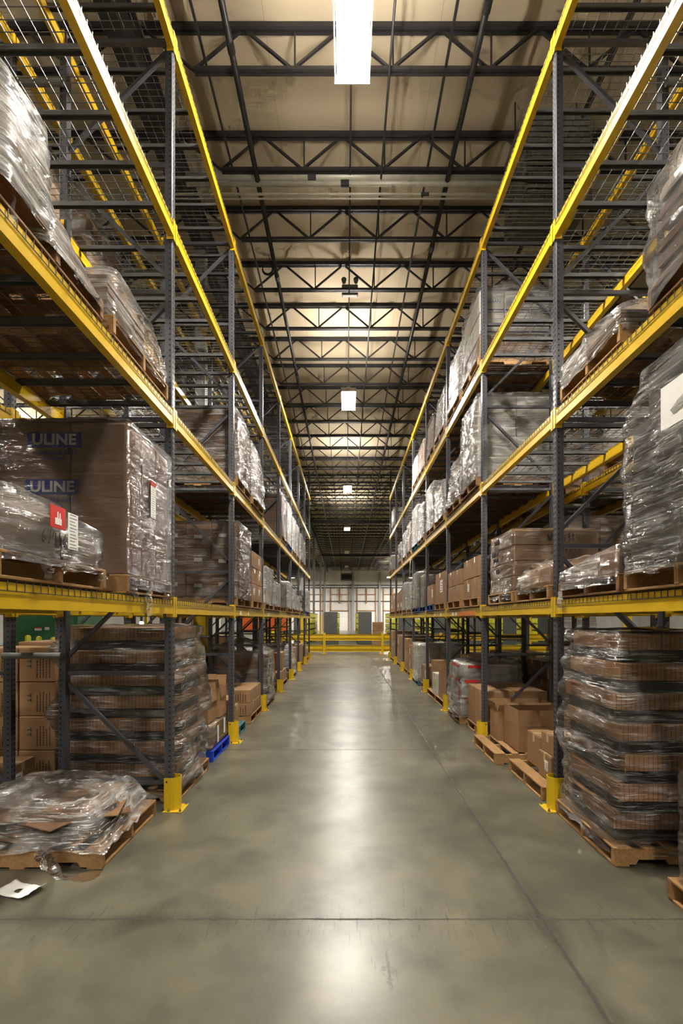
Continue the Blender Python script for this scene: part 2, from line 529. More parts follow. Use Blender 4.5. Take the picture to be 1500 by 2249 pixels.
# ------------------------------------------------------------------ the hall
XL, XR, YB, YF, ZC = -24.0, 24.0, -12.0, 78.0, 10.06
b = MB(); b.box((XL - .2, YB - .2, -.25), (XR + .2, YF + .2, 0))
struct(b.build('floor', 'floor'))
b = MB(); b.box((XL - .2, YB - .2, ZC), (XR + .2, YF + .2, ZC + .2))
struct(b.build('ceiling', 'ceiling'))
b = MB(); b.box((XL - .2, YF, 0), (XR + .2, YF + .2, ZC)); struct(b.build('wall_far', 'wall'))
b = MB(); b.box((XL - .2, YB - .2, 0), (XR + .2, YB, ZC)); struct(b.build('wall_back', 'wallside'))
b = MB(); b.box((XL - .2, YB, 0), (XL, YF, ZC)); struct(b.build('wall_left', 'wallside'))
b = MB(); b.box((XR, YB, 0), (XR + .2, YF, ZC)); struct(b.build('wall_right', 'wallside'))

# dock doors, girts and pilasters of the far wall
for i, dx in enumerate((-9.0, -5.15, -1.05, 3.2, 7.35, 11.5, 15.6)):
    b = MB(); b.box((dx - 1.4, YF - .09, 0), (dx + 1.4, YF - .01, 3.05))
    d = struct(b.build('door_%d' % (i + 1), 'dockdoor', None, (dx, YF - .05, 0)))
    b = MB()
    for s in (-1, 1):
        b.box((dx + s * 1.45 - .06, YF - .2, 0), (dx + s * 1.45 + .06, YF - .01, 6.7))
    b.box((dx - 1.5, YF - .2, 3.05), (dx + 1.5, YF - .01, 3.2))
    b.box((dx - 1.5, YF - .16, 5.65), (dx + 1.5, YF - .1, 5.75))
    b.box((dx - .1, YF - .2, 4.3), (dx + .1, YF - .1, 6.7))
    b.build('door_frame', 'rust', d)
b = MB()
for z in (4.62, 6.75, 7.15):
    b.box((XL, YF - .12, z - .07), (XR, YF - .01, z + .07))
struct(b.build('trim_1', 'steel'))
for i, dx in enumerate((-7.1, 1.1, 5.3, 9.4)):
    b = MB(); b.box((dx - .16, YF - .42, 0), (dx + .16, YF - .2, 9.2))
    struct(b.build('trim_%d' % (i + 2), 'column'))

# open-web roof joists, three spans wide
def joist_mesh(x0, x1):
    b = MB()
    zt, zb = ZC - .03, 9.42
    for s in (-1, 1):
        b.box((x0, s * .034 - .021, zt - .05), (x1, s * .034 + .021, zt + .02))
        b.box((x0 + .72, s * .028 - .018, zb - .025), (x1 - .72, s * .028 + .018, zb + .025))
    L = x1 - x0 - 1.44
    n = int(round(L / 1.34))
    st = L / n
    xs = x0 + .72
    b.bar((xs, 0, zb), (x0 + .05, 0, zt - .05), .03, .03)
    b.bar((x1 - .72, 0, zb), (x1 - .05, 0, zt - .05), .03, .03)
    for i in range(n):
        a = xs + i * st
        m = a + st / 2
        b.bar((a, 0, zb + .02), (m - .05, 0, zt - .06), .034, .034)
        b.bar((m + .05, 0, zt - .06), (a + st, 0, zb + .02), .034, .034)
        if i:
            b.bar((a + .03, 0, zb + .02), (a + .03, 0, zt - .06), .024, .024)
    return b.mesh('roof_joist', 'steel', (0, 0, 0))
GX = (-18.3, -2.95, 12.4)
JY0, JS = 6.85, 1.524
spans = [joist_mesh(GX[0] + .12, GX[1] - .12), joist_mesh(GX[1] + .12, GX[2] - .12),
         joist_mesh(GX[2] + .12, XR - .05), joist_mesh(XL + .05, GX[0] - .12)]
njo = int((YF - 1 - JY0) / JS) + 1
for k in range(-3, njo):
    y = JY0 + k * JS
    for sp in spans[:3]:
        struct(put(sp, 'roof_joist', None, (0, y, 0)))
# girders along the column lines and columns
COLY = (-2.0, 10.05, 21.75, 33.45, 45.2, 56.9, 68.6)
for gx in GX:
    ys = [YB] + list(COLY) + [YF]
    for a, c in zip(ys[:-1], ys[1:]):
        b = MB()
        b.box((gx - .11, a + .01, 9.93), (gx + .11, c - .01, 9.97))
        b.box((gx - .02, a + .01, 9.3), (gx + .02, c - .01, 9.93))
        b.box((gx - .11, a + .01, 9.26), (gx + .11, c - .01, 9.30))
        struct(b.build('roof_girder', 'steel'))
    for i, y in enumerate(COLY):
        if gx > 0 and y > 30 and y < 60:
            pass
        b = MB(); b.box((gx - .1, y - .1, 0), (gx + .1, y + .1, 9.26))
        c = struct(b.build('building_column', 'column', None, (gx, y, 0)))
        b = MB(); b.box((gx - .125, y - .125, 0.0), (gx + .125, y + .125, 2.3))
        b.build('column_sleeve', 'yellow2', c)
for yg in (37.9, 57.6):
    b = MB(); b.box((GX[1] + .12, yg - .12, 9.15), (GX[2] - .12, yg + .12, 9.38)); struct(b.build('roof_girder', 'steel'))

# bridging rods along the hall (part of the roof frame)
for x, z, w in ((-1.93, 9.45, .03), (1.38, 9.43, .035), (4.3, 9.43, .035), (6.5, 9.43, .035)):
    b = MB(); b.box((x - w / 2, YB, z - w / 2), (x + w / 2, YF, z + w / 2)); struct(b.build('joist_bridging', 'steel'))

# ------------------------------------------------------------------ pipes, lamps, units near the roof
def pipe(name, label, x0, x1, r, mat, cat='pipe', group=None, rings=()):
    b = MB(); b.tube([x0, x1], r, 12)
    o = tag(b.build(name, mat, None, x0, True), label, cat, group)
    for p in rings:
        q = Vector(x0).lerp(Vector(x1), p)
        d = (Vector(x1) - Vector(x0)).normalized() * .07
        c = MB(); c.tube([q - d, q + d], r * 1.22, 12)
        c.build('coupling', 'steel', o)
    return o
pipe('sprinkler_pipe', 'black sprinkler pipe running down the hall left of the ceiling lamps', (-1.52, YB, 9.33), (-1.52, YF - 2, 9.33), .042, 'pipe',
     rings=(.155, .21, .26, .31))
pipe('sprinkler_pipe', 'black sprinkler pipe running down the hall right of the ceiling lamps', (1.74, YB, 9.33), (1.74, YF - 2, 9.33), .042, 'pipe',
     rings=(.15, .205, .25, .32))
pipe('sprinkler_pipe', 'black sprinkler pipe above the right rack, nearer the aisle', (3.55, YB, 9.33), (3.55, YF - 2, 9.33), .042, 'pipe')
pipe('sprinkler_pipe', 'black sprinkler pipe above the rear edge of the right rack', (4.05, YB, 9.33), (4.05, YF - 2, 9.33), .035, 'pipe')
pipe('conduit', 'thin grey conduit feeding the row of ceiling lamps', (.07, YB, 9.4), (.07, YF - 4, 9.4), .014, 'steel', 'conduit')
pipe('conduit', 'thin dark conduit hung right of the ceiling lamps', (.6, YB, 9.36), (.6, YF - 4, 9.36), .017, 'steel', 'conduit')
pipe('vent_duct', 'thick pale pipe crossing above the aisle, uppermost of the four', (-2.75, 8.5, 9.42), (2.66, 8.5, 9.42), .085, 'galvpipe',
     rings=(.40, ))
pipe('gas_pipe', 'second pale pipe crossing the aisle just under the thick one', (-2.75, 8.5, 9.31), (5.4, 8.5, 9.31), .045, 'galvpipe', rings=(.335, .75))
pipe('gas_pipe', 'third thin pipe crossing the aisle below the thick pale pipe', (-6, 8.55, 9.17), (7.4, 8.55, 9.17), .022, 'galvpipe', rings=(.55,))
pipe('gas_pipe', 'lowest thin pipe crossing the aisle below the thick pale pipe', (-6, 8.55, 9.09), (7.4, 8.55, 9.09), .014, 'galvpipe')

def lamp(x, y, z, label, lit=True, group='high bay lamps'):
    t = thing('high_bay_lamp', label, 'lamp', (x, y, z), group)
    b = MB()
    w, l = .20, .60
    # open frame: side rails, centre ballast box and end plates, so the tubes also light the roof
    for s in (-1, 1):
        b.box((x + s * w, y - l, z - .015), (x + s * (w - .012), y + l, z + .05))
        b.box((x - w, y + s * l, z - .03), (x + w, y + s * (l - .012), z + .07))
    b.box((x - .045, y - l, z + .045), (x + .045, y + l, z + .10))
    for k in range(5):                     # reflector strips over the tubes, slotted between them
        xx = x - .12 + k * .06
        b.box((xx - .019, y - l, z + .034), (xx + .019, y + l, z + .038))
    b.build('housing', 'whitepaint', t)
    for k in range(6):
        c = MB(); xx = x - .15 + k * .06
        c.tube([(xx, y - l + .03, z + .0), (xx, y + l - .03, z + .0)], .024, 5, False)
        c.build('tube', ('lampfar' if y > 44 else 'lamp') if lit else 'white', t, None, True)
    for s in (-1, 1):
        c = MB(); c.tube([(x, y + s * .5, z + .1), (x, y + s * .5, 9.42)], .004, 5)
        c.build('hanger', 'steel', t)
        c = MB()
        for s2 in (-1, 1):
            c.bar((x - s2 * .05, y + s * (l + .01), z - .02), (x + s2 * .05, y + s * (l + .01), z + .08), .012)
        c.build('end_clip', 'whitepaint', t)
    return t
LZ = 7.9
for i, (y, n) in enumerate(((-4.2, 'lamp over the aisle behind the viewer'), (5.0, 'glowing high bay lamp over the aisle, nearest of the lit row'),
                            (13.75, 'glowing high bay lamp over the aisle, second of the lit row'),
                            (23.1, 'glowing high bay lamp over the aisle, third of the lit row'),
                            (33.3, 'glowing high bay lamp over the aisle, fourth and smallest of the lit row'))):
    lamp(.07, y, LZ, n)
lamp(.07, 45.2, LZ, 'unlit high bay lamp beyond the last lit lamp over the aisle', False)
lamp(.07, 57.3, LZ, 'unlit high bay lamp nearest the grey blower by the far wall', False)
lamp(6.05, 70.0, 7.75, 'small glowing lamp by the far wall beside the right rack')
for x, y in ((-6.0, -5.0), (6.3, -5.0), (-6.0, 3.6), (6.3, 3.6), (-13.5, 20.0), (14.0, 20.0),
             (-9.0, 47), (9.0, 47), (-8.0, 60), (8.5, 60), (-7.8, 72), (9.5, 72), (-7.0, 31.0), (7.0, 31.0)):  # fill lamps added to brighten the racks, roof and far wall
    lamp(x, y, LZ, 'added fill lamp hung over the hall beyond the racks', True, 'added fill lamps')

# coil of cable on a joist
b = MB()
for q in range(3):
    b.tube([(-1.66 + (.10 + .008 * q) * math.cos(a * PI / 9), 10.42 + .012 * q, 9.2 + (.10 + .008 * q) * math.sin(a * PI / 9)) for a in range(19)], .009, 6)
b.tube([(-1.66, 10.43, 9.30), (-1.6, 10.4, 9.42)], .008, 6)
tag(b.build('cable_coil', 'pipe', None, (-1.66, 10.42, 9.2), True), 'coil of black cable hanging from a roof joist over the aisle', 'cable')
# emergency light over the aisle
t = thing('emergency_light', 'small grey twin headed emergency light hanging below the roof joists', 'light', (.08, 11.55, 9.45))
b = MB(); b.cbox((-.10, 11.5, 9.37), (.28, 11.62, 9.62), .02); b.build('case', 'unit', t)
for s in (-1, 1):
    b = MB(); b.tube([(.09 + s * .14, 11.47, 9.70), (.09 + s * .14, 11.58, 9.71)], [.06, .045], 12); b.tube([(.09 + s * .14, 11.56, 9.62), (.09 + s * .14, 11.56, 9.7)], .012, 6)
    b.build('lamp_head', 'unit', t, None, True)

# unit heater above the right rack
t = thing('unit_heater', 'grey louvred unit heater hung from the roof above the right rack', 'heater', (3.15, 7.8, 8.1))
b = MB(); b.cbox((2.66, 7.42, 8.1), (3.72, 8.3, 9.42), .02); b.build('cabinet', 'unit', t)
b = MB()
for k in range(14):
    z = 8.18 + k * .085
    b.box((2.72, 7.36, z), (3.66, 7.42, z + .045), Matrix.Rotation(.5, 3, 'X'))
b.build('louver', 'unit', t)
b = MB()
for x in (2.7, 3.68):
    b.tube([(x, 7.86, 9.42), (x, 7.86, ZC - .02)], .012, 6)
b.build('hanger', 'steel', t)
# blower at the end of the hall
t = thing('blower_unit', 'dark boxy blower hung from the roof in front of the far wall', 'blower', (.15, 70, 7.2))
b = MB(); b.box((-.75, 69.6, 7.25), (.9, 70.8, 8.3)); b.build('cabinet', 'unit', t)
b = MB(); b.box((-.62, 69.5, 7.4), (.78, 69.6, 8.1)); b.build('grille', 'black', t)
b = MB()
for x in (-.7, .85):
    b.tube([(x, 70.2, 8.3), (x, 70.2, 9.4)], .03, 6)
b.build('hanger', 'steel', t)

# ------------------------------------------------------------------ pallet racks
Y0, BAY = 4.63, 2.51
FY = [Y0 + BAY * (k - 1) for k in range(9)]          # frames: index 0 is just outside the picture
BEAMZ = (1.84, 3.615, 5.39, 7.165)
BH = .127
DECK = tuple(z + BH + .012 for z in BEAMZ)
POSTW, POSTD, FD = .07, .078, 1.068
H0, H1 = 7.32, 8.45

def post_mesh(s, h, outward):
    """s: +1 right, -1 left; outward: -1 the holed face looks to the aisle, +1 away from it"""
    b = MB()
    sg = s * outward                       # sign of x of the holed face
    w, d = POSTW, POSTD
    # box column with rolled corners on the holed face
    xi, xo = -sg * w / 2, sg * w / 2
    c = .008
    b.extr([(xi, 0), (xo - sg * c, 0), (xo, c), (xo, d - c), (xo - sg * c, d), (xi, d)], 2, 0.012, h)
    b.box((-.06, -.02, 0), (.06, d + .03, .012))
    b.k = 1
    z = .1
    while z < h - .05:
        # round hole on the sides
        for yy, q in ((-.0006, -1), (d + .0006, 1)):
            pts = [(xo - sg * .024 + .0085 * math.cos(a * PI / 3), yy, z + .0085 * math.sin(a * PI / 3)) for a in range(6)]
            b.poly(pts, [tuple(range(6))])
        for yy in (.022, d - .022):
            xx = xo + sg * .0006
            pts = [(xx, yy - .009, z + .012), (xx, yy + .009, z + .012), (xx, yy + .005, z - .014), (xx, yy - .005, z - .014)]
            b.poly(pts, [(0, 1, 2, 3)])
        z += .0508
    return b.mesh('post', ['post', 'hole'], fix=False)

def brace_mesh(s, h):
    b = MB()
    a, c = s * .035, s * (FD - .035)       # aisle node, back node
    y = POSTD / 2
    nodes, z, front = [], .10, True
    b.bar((s * .07, y, .25), (s * (FD - .07), y, .25), .03, .03)
    z = .16
    pts = []
    while z < h + .2:
        pts.append((a if front else c, min(z, h - .12)))
        z += 1.18
        front = not front
    zz = [1.28 + 1.2 * k for k in range(7)]
    for z in zz:
        if z < h - .05:
            b.bar((s * .06, y, z), (s * (FD - .06), y, z), .036, .036)
    fr = True
    zs = [.08 + 1.2 * k for k in range(8)]
    for z0, z1 in zip(zs[:-1], zs[1:]):
        if z0 + .2 > h:
            break
        z1 = min(z1, h)
        xa, xb = (s * .065, s * (FD - .065))
        if not fr:
            xa, xb = xb, xa
        b.bar((xa, y + .012, z0 + .16), (xb, y + .012, z1 - .10), .038, .032)
        fr = not fr
    b.bar((s * .06, y, h - .06), (s * (FD - .06), y, h - .06), .04, .04)
    return b.mesh('upright_frame', 'post')

def beam_mesh(s, front):
    """step beam between two posts, local origin at the post's camera side, aisle face"""
    b = MB()
    y0, y1 = POSTD + .004, BAY - .004
    o = -1 if front else 1                # outward direction along depth
    p0 = 0.0 if front else FD
    def X(u):
        return s * (p0 - o * 0 + (u if front else -u))
    prof = [(X(-.012), 0), (X(.045), 0), (X(.045), .088), (X(.022), .088), (X(.022), BH), (X(-.012), BH)]
    b.extr(prof, 1, y0, y1)
    # faint rolled groove along the aisle face
    for ya, yb in ((y0 - .001, y0 + .005), (y1 - .005, y1 + .001)):
        b.box((X(-.016), ya, -.03), (X(.052), yb, .16))
    # connector angles that wrap the corner of each post
    b.box((X(-.016), y0 - .036, -.03), (X(-.0105), y0, .16))
    b.box((X(-.016), y1, -.03), (X(-.0105), y1 + .036, .16))
    b.k = 1
    for z in (-.012, .135):
        for yy in (y0 - .0025, y1 + .0025):
            pts = [(X(.026) + .007 * math.cos(a * PI / 3), yy, z + .007 * math.sin(a * PI / 3)) for a in range(6)]
            b.poly(pts, [tuple(range(6))])
    return b.mesh('beam', ['yellow', 'hole'])

def deck_mesh(s, w):
    b = MB()
    r = .0022
    n = int(w / .063)
    for i in range(n + 1):
        y = .012 + i * (w - .024) / n
        b.bar((s * -.02, y, 0), (s * (FD + .02), y, 0), r * 2, r * 2)
        b.bar((s * -.0185, y, 0.002), (s * -.0185, y, -.052), r * 2, r * 2)
        b.bar((s * (FD + .0185), y, 0.002), (s * (FD + .0185), y, -.052), r * 2, r * 2)
    m = 11
    for i in range(m):
        x = s * (.03 + i * (FD - .06) / (m - 1))
        b.bar((x, 0, -r * 2), (x, w, -r * 2), r * 2, r * 2)
    for x in (-.0185, FD + .0185):
        b.bar((s * x, 0, -.048), (s * x, w, -.048), r * 2, r * 2)
    return b.mesh('wire_deck', 'galv', fix=False)

def chan_mesh(s):
    b = MB()
    x0, x1 = s * .024, s * (FD - .024)
    xa, xb = min(x0, x1), max(x0, x1)
    b.extr([(-.022, -.008), (.022, -.008), (.022, -.042), (.019, -.042), (.019, -.011), (-.019, -.011), (-.019, -.042), (-.022, -.042)], 0, xa, xb)
    return b.mesh('support_channel', 'channel')

RACKMESH = {}
def rack(s, face, label, frames, spacer=None, near=True, skipbeams=()):
    t = thing('pallet_rack', label, 'pallet rack', (s * face, FY[frames[0]], 0))
    if s not in RACKMESH:
        RACKMESH[s] = dict(pa=post_mesh(s, H0, -1), pb=post_mesh(s, H0, 1), pa1=post_mesh(s, H1, -1), pb1=post_mesh(s, H1, 1),
                           br=brace_mesh(s, H0), br1=brace_mesh(s, H1), bf=beam_mesh(s, True), bb=beam_mesh(s, False),
                           dk=deck_mesh(s, 1.19), ch=chan_mesh(s))
    R = RACKMESH[s]
    for k in frames:
        tall = (k == 8 and near)
        f = put(R['br1' if tall else 'br'], 'upright_frame', t, (s * face, FY[k], 0))
        put(R['pa1' if tall else 'pa'], 'post', f, (s * (face + POSTW / 2), FY[k], 0))
        put(R['pb1' if tall else 'pb'], 'post', f, (s * (face + FD - POSTW / 2), FY[k], 0))
    for k in frames[:-1]:
        for zi, z in enumerate(BEAMZ):
            put(R['bf'], 'beam', t, (s * face, FY[k], z))
            put(R['bb'], 'beam', t, (s * face, FY[k], z))
            for q in range(2):
                y = FY[k] + POSTD + .012 + q * 1.205
                d = put(R['dk'], 'wire_deck', t, (s * face, y, z + BH + .007))
                for c in range(3):
                    put(R['ch'], 'support_channel', d, (s * face, y + .2 + c * .395, z + BH))
    if spacer:
        gap = spacer
        for k in frames:
            for z in (1.45, 3.42, 5.0, 6.8):
                b = MB()
                y = FY[k] - .033
                b.tube([(s * (face + FD - .05), y, z), (s * (face + FD + gap + .05), y, z)], .03, 10)
                b.build('row_spacer', 'unit', t)
    return t

LF, RF = 1.632, 1.974
LF2, RF2 = 3.145, 3.45
ALL = list(range(9))
rackL = rack(-1, LF, 'grey and yellow pallet rack along the left side of the aisle', ALL, LF2 - LF - FD)
rackR = rack(1, RF, 'grey and yellow pallet rack along the right side, beside the floor seam', ALL, RF2 - RF - FD)
rack(-1, LF2, 'pallet rack standing back to back behind the left aisle rack', ALL, None, False)
rack(1, RF2, 'pallet rack standing back to back behind the right aisle rack', ALL, None, False)
# orange and pale tags on the beam fronts
for s, face, k, y0, y1, m in ((1, RF, 2, .35, 1.5, 'tagorange'), (1, RF, 2, 1.62, 1.72, 'white'), (1, RF, 2, 1.85, 1.95, 'white'), (1, RF, 3, .5, .6, 'white'),
                              (1, RF, 3, 1.2, 1.3, 'white'), (-1, LF, 2, .4, .48, 'white'), (-1, LF, 2, 1.0, 1.08, 'white'), (-1, LF, 3, .6, .7, 'white')):
    b = MB(); b.box((s * (face - .0185), FY[k] + y0, BEAMZ[0] + .012), (s * (face - .0125), FY[k] + y1, BEAMZ[0] + .075))
    b.build('beam_tag', m, rackL if s < 0 else rackR)
# orange triangles etc. left out; the near left corner shows a yellow guard foot
# ------------------------------------------------------------------ post guards
def guard_meshes(s):
    b = MB()
    # U-shaped shield, nose towards the aisle, open towards the rack
    def prof(off):
        pts = []
        r = .075 - off
        cx = -s * .015
        pts.append((s * .05, -r))
        for k in range(9):
            a = -PI / 2 - k * PI / 8
            pts.append((cx + s * 0 + (math.cos(a) * r * .95) * s, math.sin(a) * r))
        pts.append((s * .05, r))
        return pts
    o, i = prof(0), prof(.007)
    loop = o + i[::-1]
    b.extr(loop, 2, .01, .31)
    sh = b.mesh('shield', 'yellow2')
    p = MB(); p.cbox((-s * .125, -.105, 0), (s * .055, .105, .01), .003)
    pl = p.mesh('base_plate', 'yellow2')
    c = MB()
    c.tube([(0, 0, .01), (0, 0, .018)], .014, 6); c.tube([(0, 0, .018), (0, 0, .036)], .007, 6)
    bo = c.mesh('anchor_bolt', 'bolt')
    h = MB(); h.tube([(s * .025, -.0765, .275), (s * .025, -.0745, .275)], .009, 8)
    ho = h.mesh('bolt_hole', 'hole')
    return sh, pl, bo, ho
for s, face, nm in ((-1, LF, 'left'), (1, RF, 'right')):
    ms = guard_meshes(s)
    for k in range(1, 9):
        x, y = s * (face + .012), FY[k] + POSTD / 2
        t = thing('post_guard', 'yellow steel guard at the foot of the %s %s rack post' % (ORD[k - 1], nm), 'post guard', (x, y, 0), 'yellow post guards along the aisle')
        put(ms[0], 'shield', t, (x, y, 0)); put(ms[1], 'base_plate', t, (x, y, 0))
        if k < 5:
            put(ms[3], 'bolt_hole', t, (x, y, 0))
            for dx, dy in ((-.105, -.09), (-.105, .09), (.0, -.093), (.0, .093)):
                put(ms[2], 'anchor_bolt', t, (x - s * -dx if False else x + s * dx, y + dy, 0))

# ------------------------------------------------------------------ pallets
PAL = {}
def pallet_parts(w, l, mat):
    """w along x (stringers), l along y (deck boards)"""
    key = (round(w, 2), round(l, 2), mat)
    if key in PAL:
        return PAL[key]
    top = MB()
    n = 7
    ws = [.135] + [.085] * (n - 2) + [.135]
    gap = (w - sum(ws)) / (n - 1)
    x = -w / 2
    for i in range(n):
        top.cbox((x, -l / 2, .121), (x + ws[i], l / 2, .138), .003)
        x += ws[i] + gap
    st = MB()
    hw = w / 2
    zb, zt = .017, .121
    prof = [(-hw, zb), (-hw + .16, zb), (-hw + .18, zb + .035), (-hw + .38, zb + .035), (-hw + .40, zb), (hw - .40, zb), (hw - .38, zb + .035),
            (hw - .18, zb + .035), (hw - .16, zb), (hw, zb), (hw, zt), (-hw, zt)]
    st.extr([(u, v) for u, v in prof], 0, 0, 1) if False else None
    bm = MB()
    n2 = len(prof)
    pts = [(u, -.019, v) for u, v in prof] + [(u, .019, v) for u, v in prof]
    bm.poly(pts, [tuple(range(n2)), tuple(range(n2, 2 * n2))[::-1]] + [(i, n2 + i, n2 + (i + 1) % n2, (i + 1) % n2) for i in range(n2)])
    bot = MB()
    for xx in (-hw + .06, -.0, hw - .06):
        bot.cbox((xx - .055, -l / 2, 0), (xx + .055, l / 2, .017), .003)
    PAL[key] = (top.mesh('top_deck', mat), bm.mesh('stringer', mat), bot.mesh('bottom_deck', mat))
    return PAL[key]

def pallet(x0, x1, y0, y1, z, label, mat='wood', group='pallets'):
    xc, yc = (x0 + x1) / 2, (y0 + y1) / 2
    w, l = abs(x1 - x0), y1 - y0
    nm = {'bluepallet': 'plastic_pallet'}.get(mat, 'wooden_pallet')
    t = thing(nm, label, 'pallet', (xc, yc, z), group)
    a, c, d = pallet_parts(w, l, mat)
    put(a, 'top_deck', t, (xc, yc, z)); put(d, 'bottom_deck', t, (xc, yc, z))
    for q in (-1, 0, 1):
        put(c, 'stringer', t, (xc, yc + q * (l / 2 - .02), z))
    return t
PH = .138

# ------------------------------------------------------------------ cartons and film
CART = {}
def carton_mesh(w, l, h, mat):
    key = (round(w, 3), round(l, 3), round(h, 3), mat)
    if key not in CART:
        b = MB()
        b.cbox((-w / 2, -l / 2, 0), (w / 2, l / 2, h - .004), .007)
        # two top flaps meeting at a seam along x
        b.box((-w / 2 + .004, -l / 2 + .004, h - .006), (w / 2 - .004, -.002, h))
        b.box((-w / 2 + .004, .002, h - .006), (w / 2 - .004, l / 2 - .004, h))
        CART[key] = b.mesh('carton', mat)
    return CART[key]

def tape_mesh(w, l, h):
    key = ('tape', round(w, 3), round(l, 3), round(h, 3))
    if key not in CART:
        b = MB()
        b.box((-w / 2 - .0012, -.026, h), (w / 2 + .0012, .026, h + .0012))
        for s in (-1, 1):
            b.box((s * w / 2, -.026, h - .09), (s * (w / 2 + .0015), .026, h + .0012))
        CART[key] = b.mesh('tape', 'tape')
    return CART[key]

def carton(xc, yc, z, w, l, h, label, mat='card', rz=0.0, group='loose cartons', tape=True, sticker=None, ink=None):
    o = tag(put(carton_mesh(w, l, h, mat), 'carton', None, (xc, yc, z), rz), label, 'carton', group)
    def child(me, nm):
        c = bpy.data.objects.new(nm, me); COL.objects.link(c); c.parent = o; WLOC[c] = WLOC[o]; return c
    if tape:
        child(tape_mesh(w, l, h), 'tape')
    side = 1 if xc < 0 else -1            # the face that looks to the aisle
    if sticker:
        b = MB()
        sm = sticker if isinstance(sticker, str) else 'white'
        b.box((side * w / 2, -l * .28, h * .35), (side * (w / 2 + .002), -l * .02, h * .75))
        child(b.mesh('label', sm), 'label')
        b = MB()
        for q in range(4):
            b.box((side * (w / 2 + .002), -l * .26, h * (.40 + .08 * q)), (side * (w / 2 + .0026), -l * (.06 + .04 * (q % 2)), h * (.42 + .08 * q)))
        child(b.mesh('label_print', 'ink'), 'label_print')
    if ink:
        b = MB()
        rr = random.Random(int(abs(yc) * 1000))
        for q in range(5):
            x = w * (-.02 + .085 * q)
            zz_ = h * .12
            while zz_ < h * (.62 + .05 * (q % 3)):
                dz = rr.uniform(.01, .03)
                b.box((x, -l / 2 - .0015, zz_), (x + w * .03, -l / 2, zz_ + dz)); zz_ += dz + .006
        for q in (0, 1):
            b.box((-w * .28, -l / 2 - .0015, h * (.45 + .14 * q)), (-w * .17, -l / 2, h * (.475 + .14 * q)))
            b.box((-w * .19, -l / 2 - .0015, h * (.41 + .14 * q)), (-w * .16, -l / 2, h * (.515 + .14 * q)))
        child(b.mesh('print', 'faintink'), 'print')
    return o

def open_carton(x0, x1, y0, y1, z0, h, flap, label, mat='card', angs=(0.15, 0.25, 0.1, 0.5), group='loose cartons', inner=True):
    """carton with its four flaps up; parts: body, four flaps"""
    xc, yc = (x0 + x1) / 2, (y0 + y1) / 2
    t = thing('open_carton', label, 'carton', (xc, yc, z0), group)
    k = .006
    b = MB()
    b.box((x0, y0, z0), (x1, y1, z0 + k))
    b.box((x0, y0, z0 + k), (x0 + k, y1, z0 + h)); b.box((x1 - k, y0, z0 + k), (x1, y1, z0 + h))
    b.box((x0 + k, y0, z0 + k), (x1 - k, y0 + k, z0 + h)); b.box((x0 + k, y1 - k, z0 + k), (x1 - k, y1, z0 + h))
    b.build('body', mat, t)
    zt = z0 + h
    for (axis, pos, sg), a in zip((('x', x0, -1), ('x', x1, 1), ('y', y0, -1), ('y', y1, 1)), angs):
        b = MB()
        if axis == 'x':
            b.box((pos - k / 2, y0 + .004, zt), (pos + k / 2, y1 - .004, zt + flap), Matrix.Rotation(sg * a, 3, 'Y'), (pos, yc, zt))
        else:
            b.box((x0 + .004, pos - k / 2, zt), (x1 - .004, pos + k / 2, zt + flap), Matrix.Rotation(-sg * a, 3, 'X'), (xc, pos, zt))
        b.build('flap', mat, t)
    return t

def perim(x0, x1, y0, y1, n, r):
    """points and outward normals around a rounded rectangle"""
    r = min(r, (x1 - x0) * .45, (y1 - y0) * .45)
    segs = []
    cs = [(x1 - r, y0 + r, -PI / 2), (x1 - r, y1 - r, 0), (x0 + r, y1 - r, PI / 2), (x0 + r, y0 + r, PI)]
    pts = []
    for i, (cx, cy, a0) in enumerate(cs):
        for k in range(4):
            a = a0 + k / 3 * PI / 2
            pts.append((cx + r * math.cos(a), cy + r * math.sin(a), math.cos(a), math.sin(a)))
        nx = cs[(i + 1) % 4]
        a1 = a0 + PI / 2
        p = Vector((cx + r * math.cos(a1), cy + r * math.sin(a1)))
        q = Vector((nx[0] + r * math.cos(nx[2]), nx[1] + r * math.sin(nx[2])))
        for k in range(1, n):
            w = p.lerp(q, k / n)
            pts.append((w.x, w.y, math.cos(a1), math.sin(a1)))
    return pts

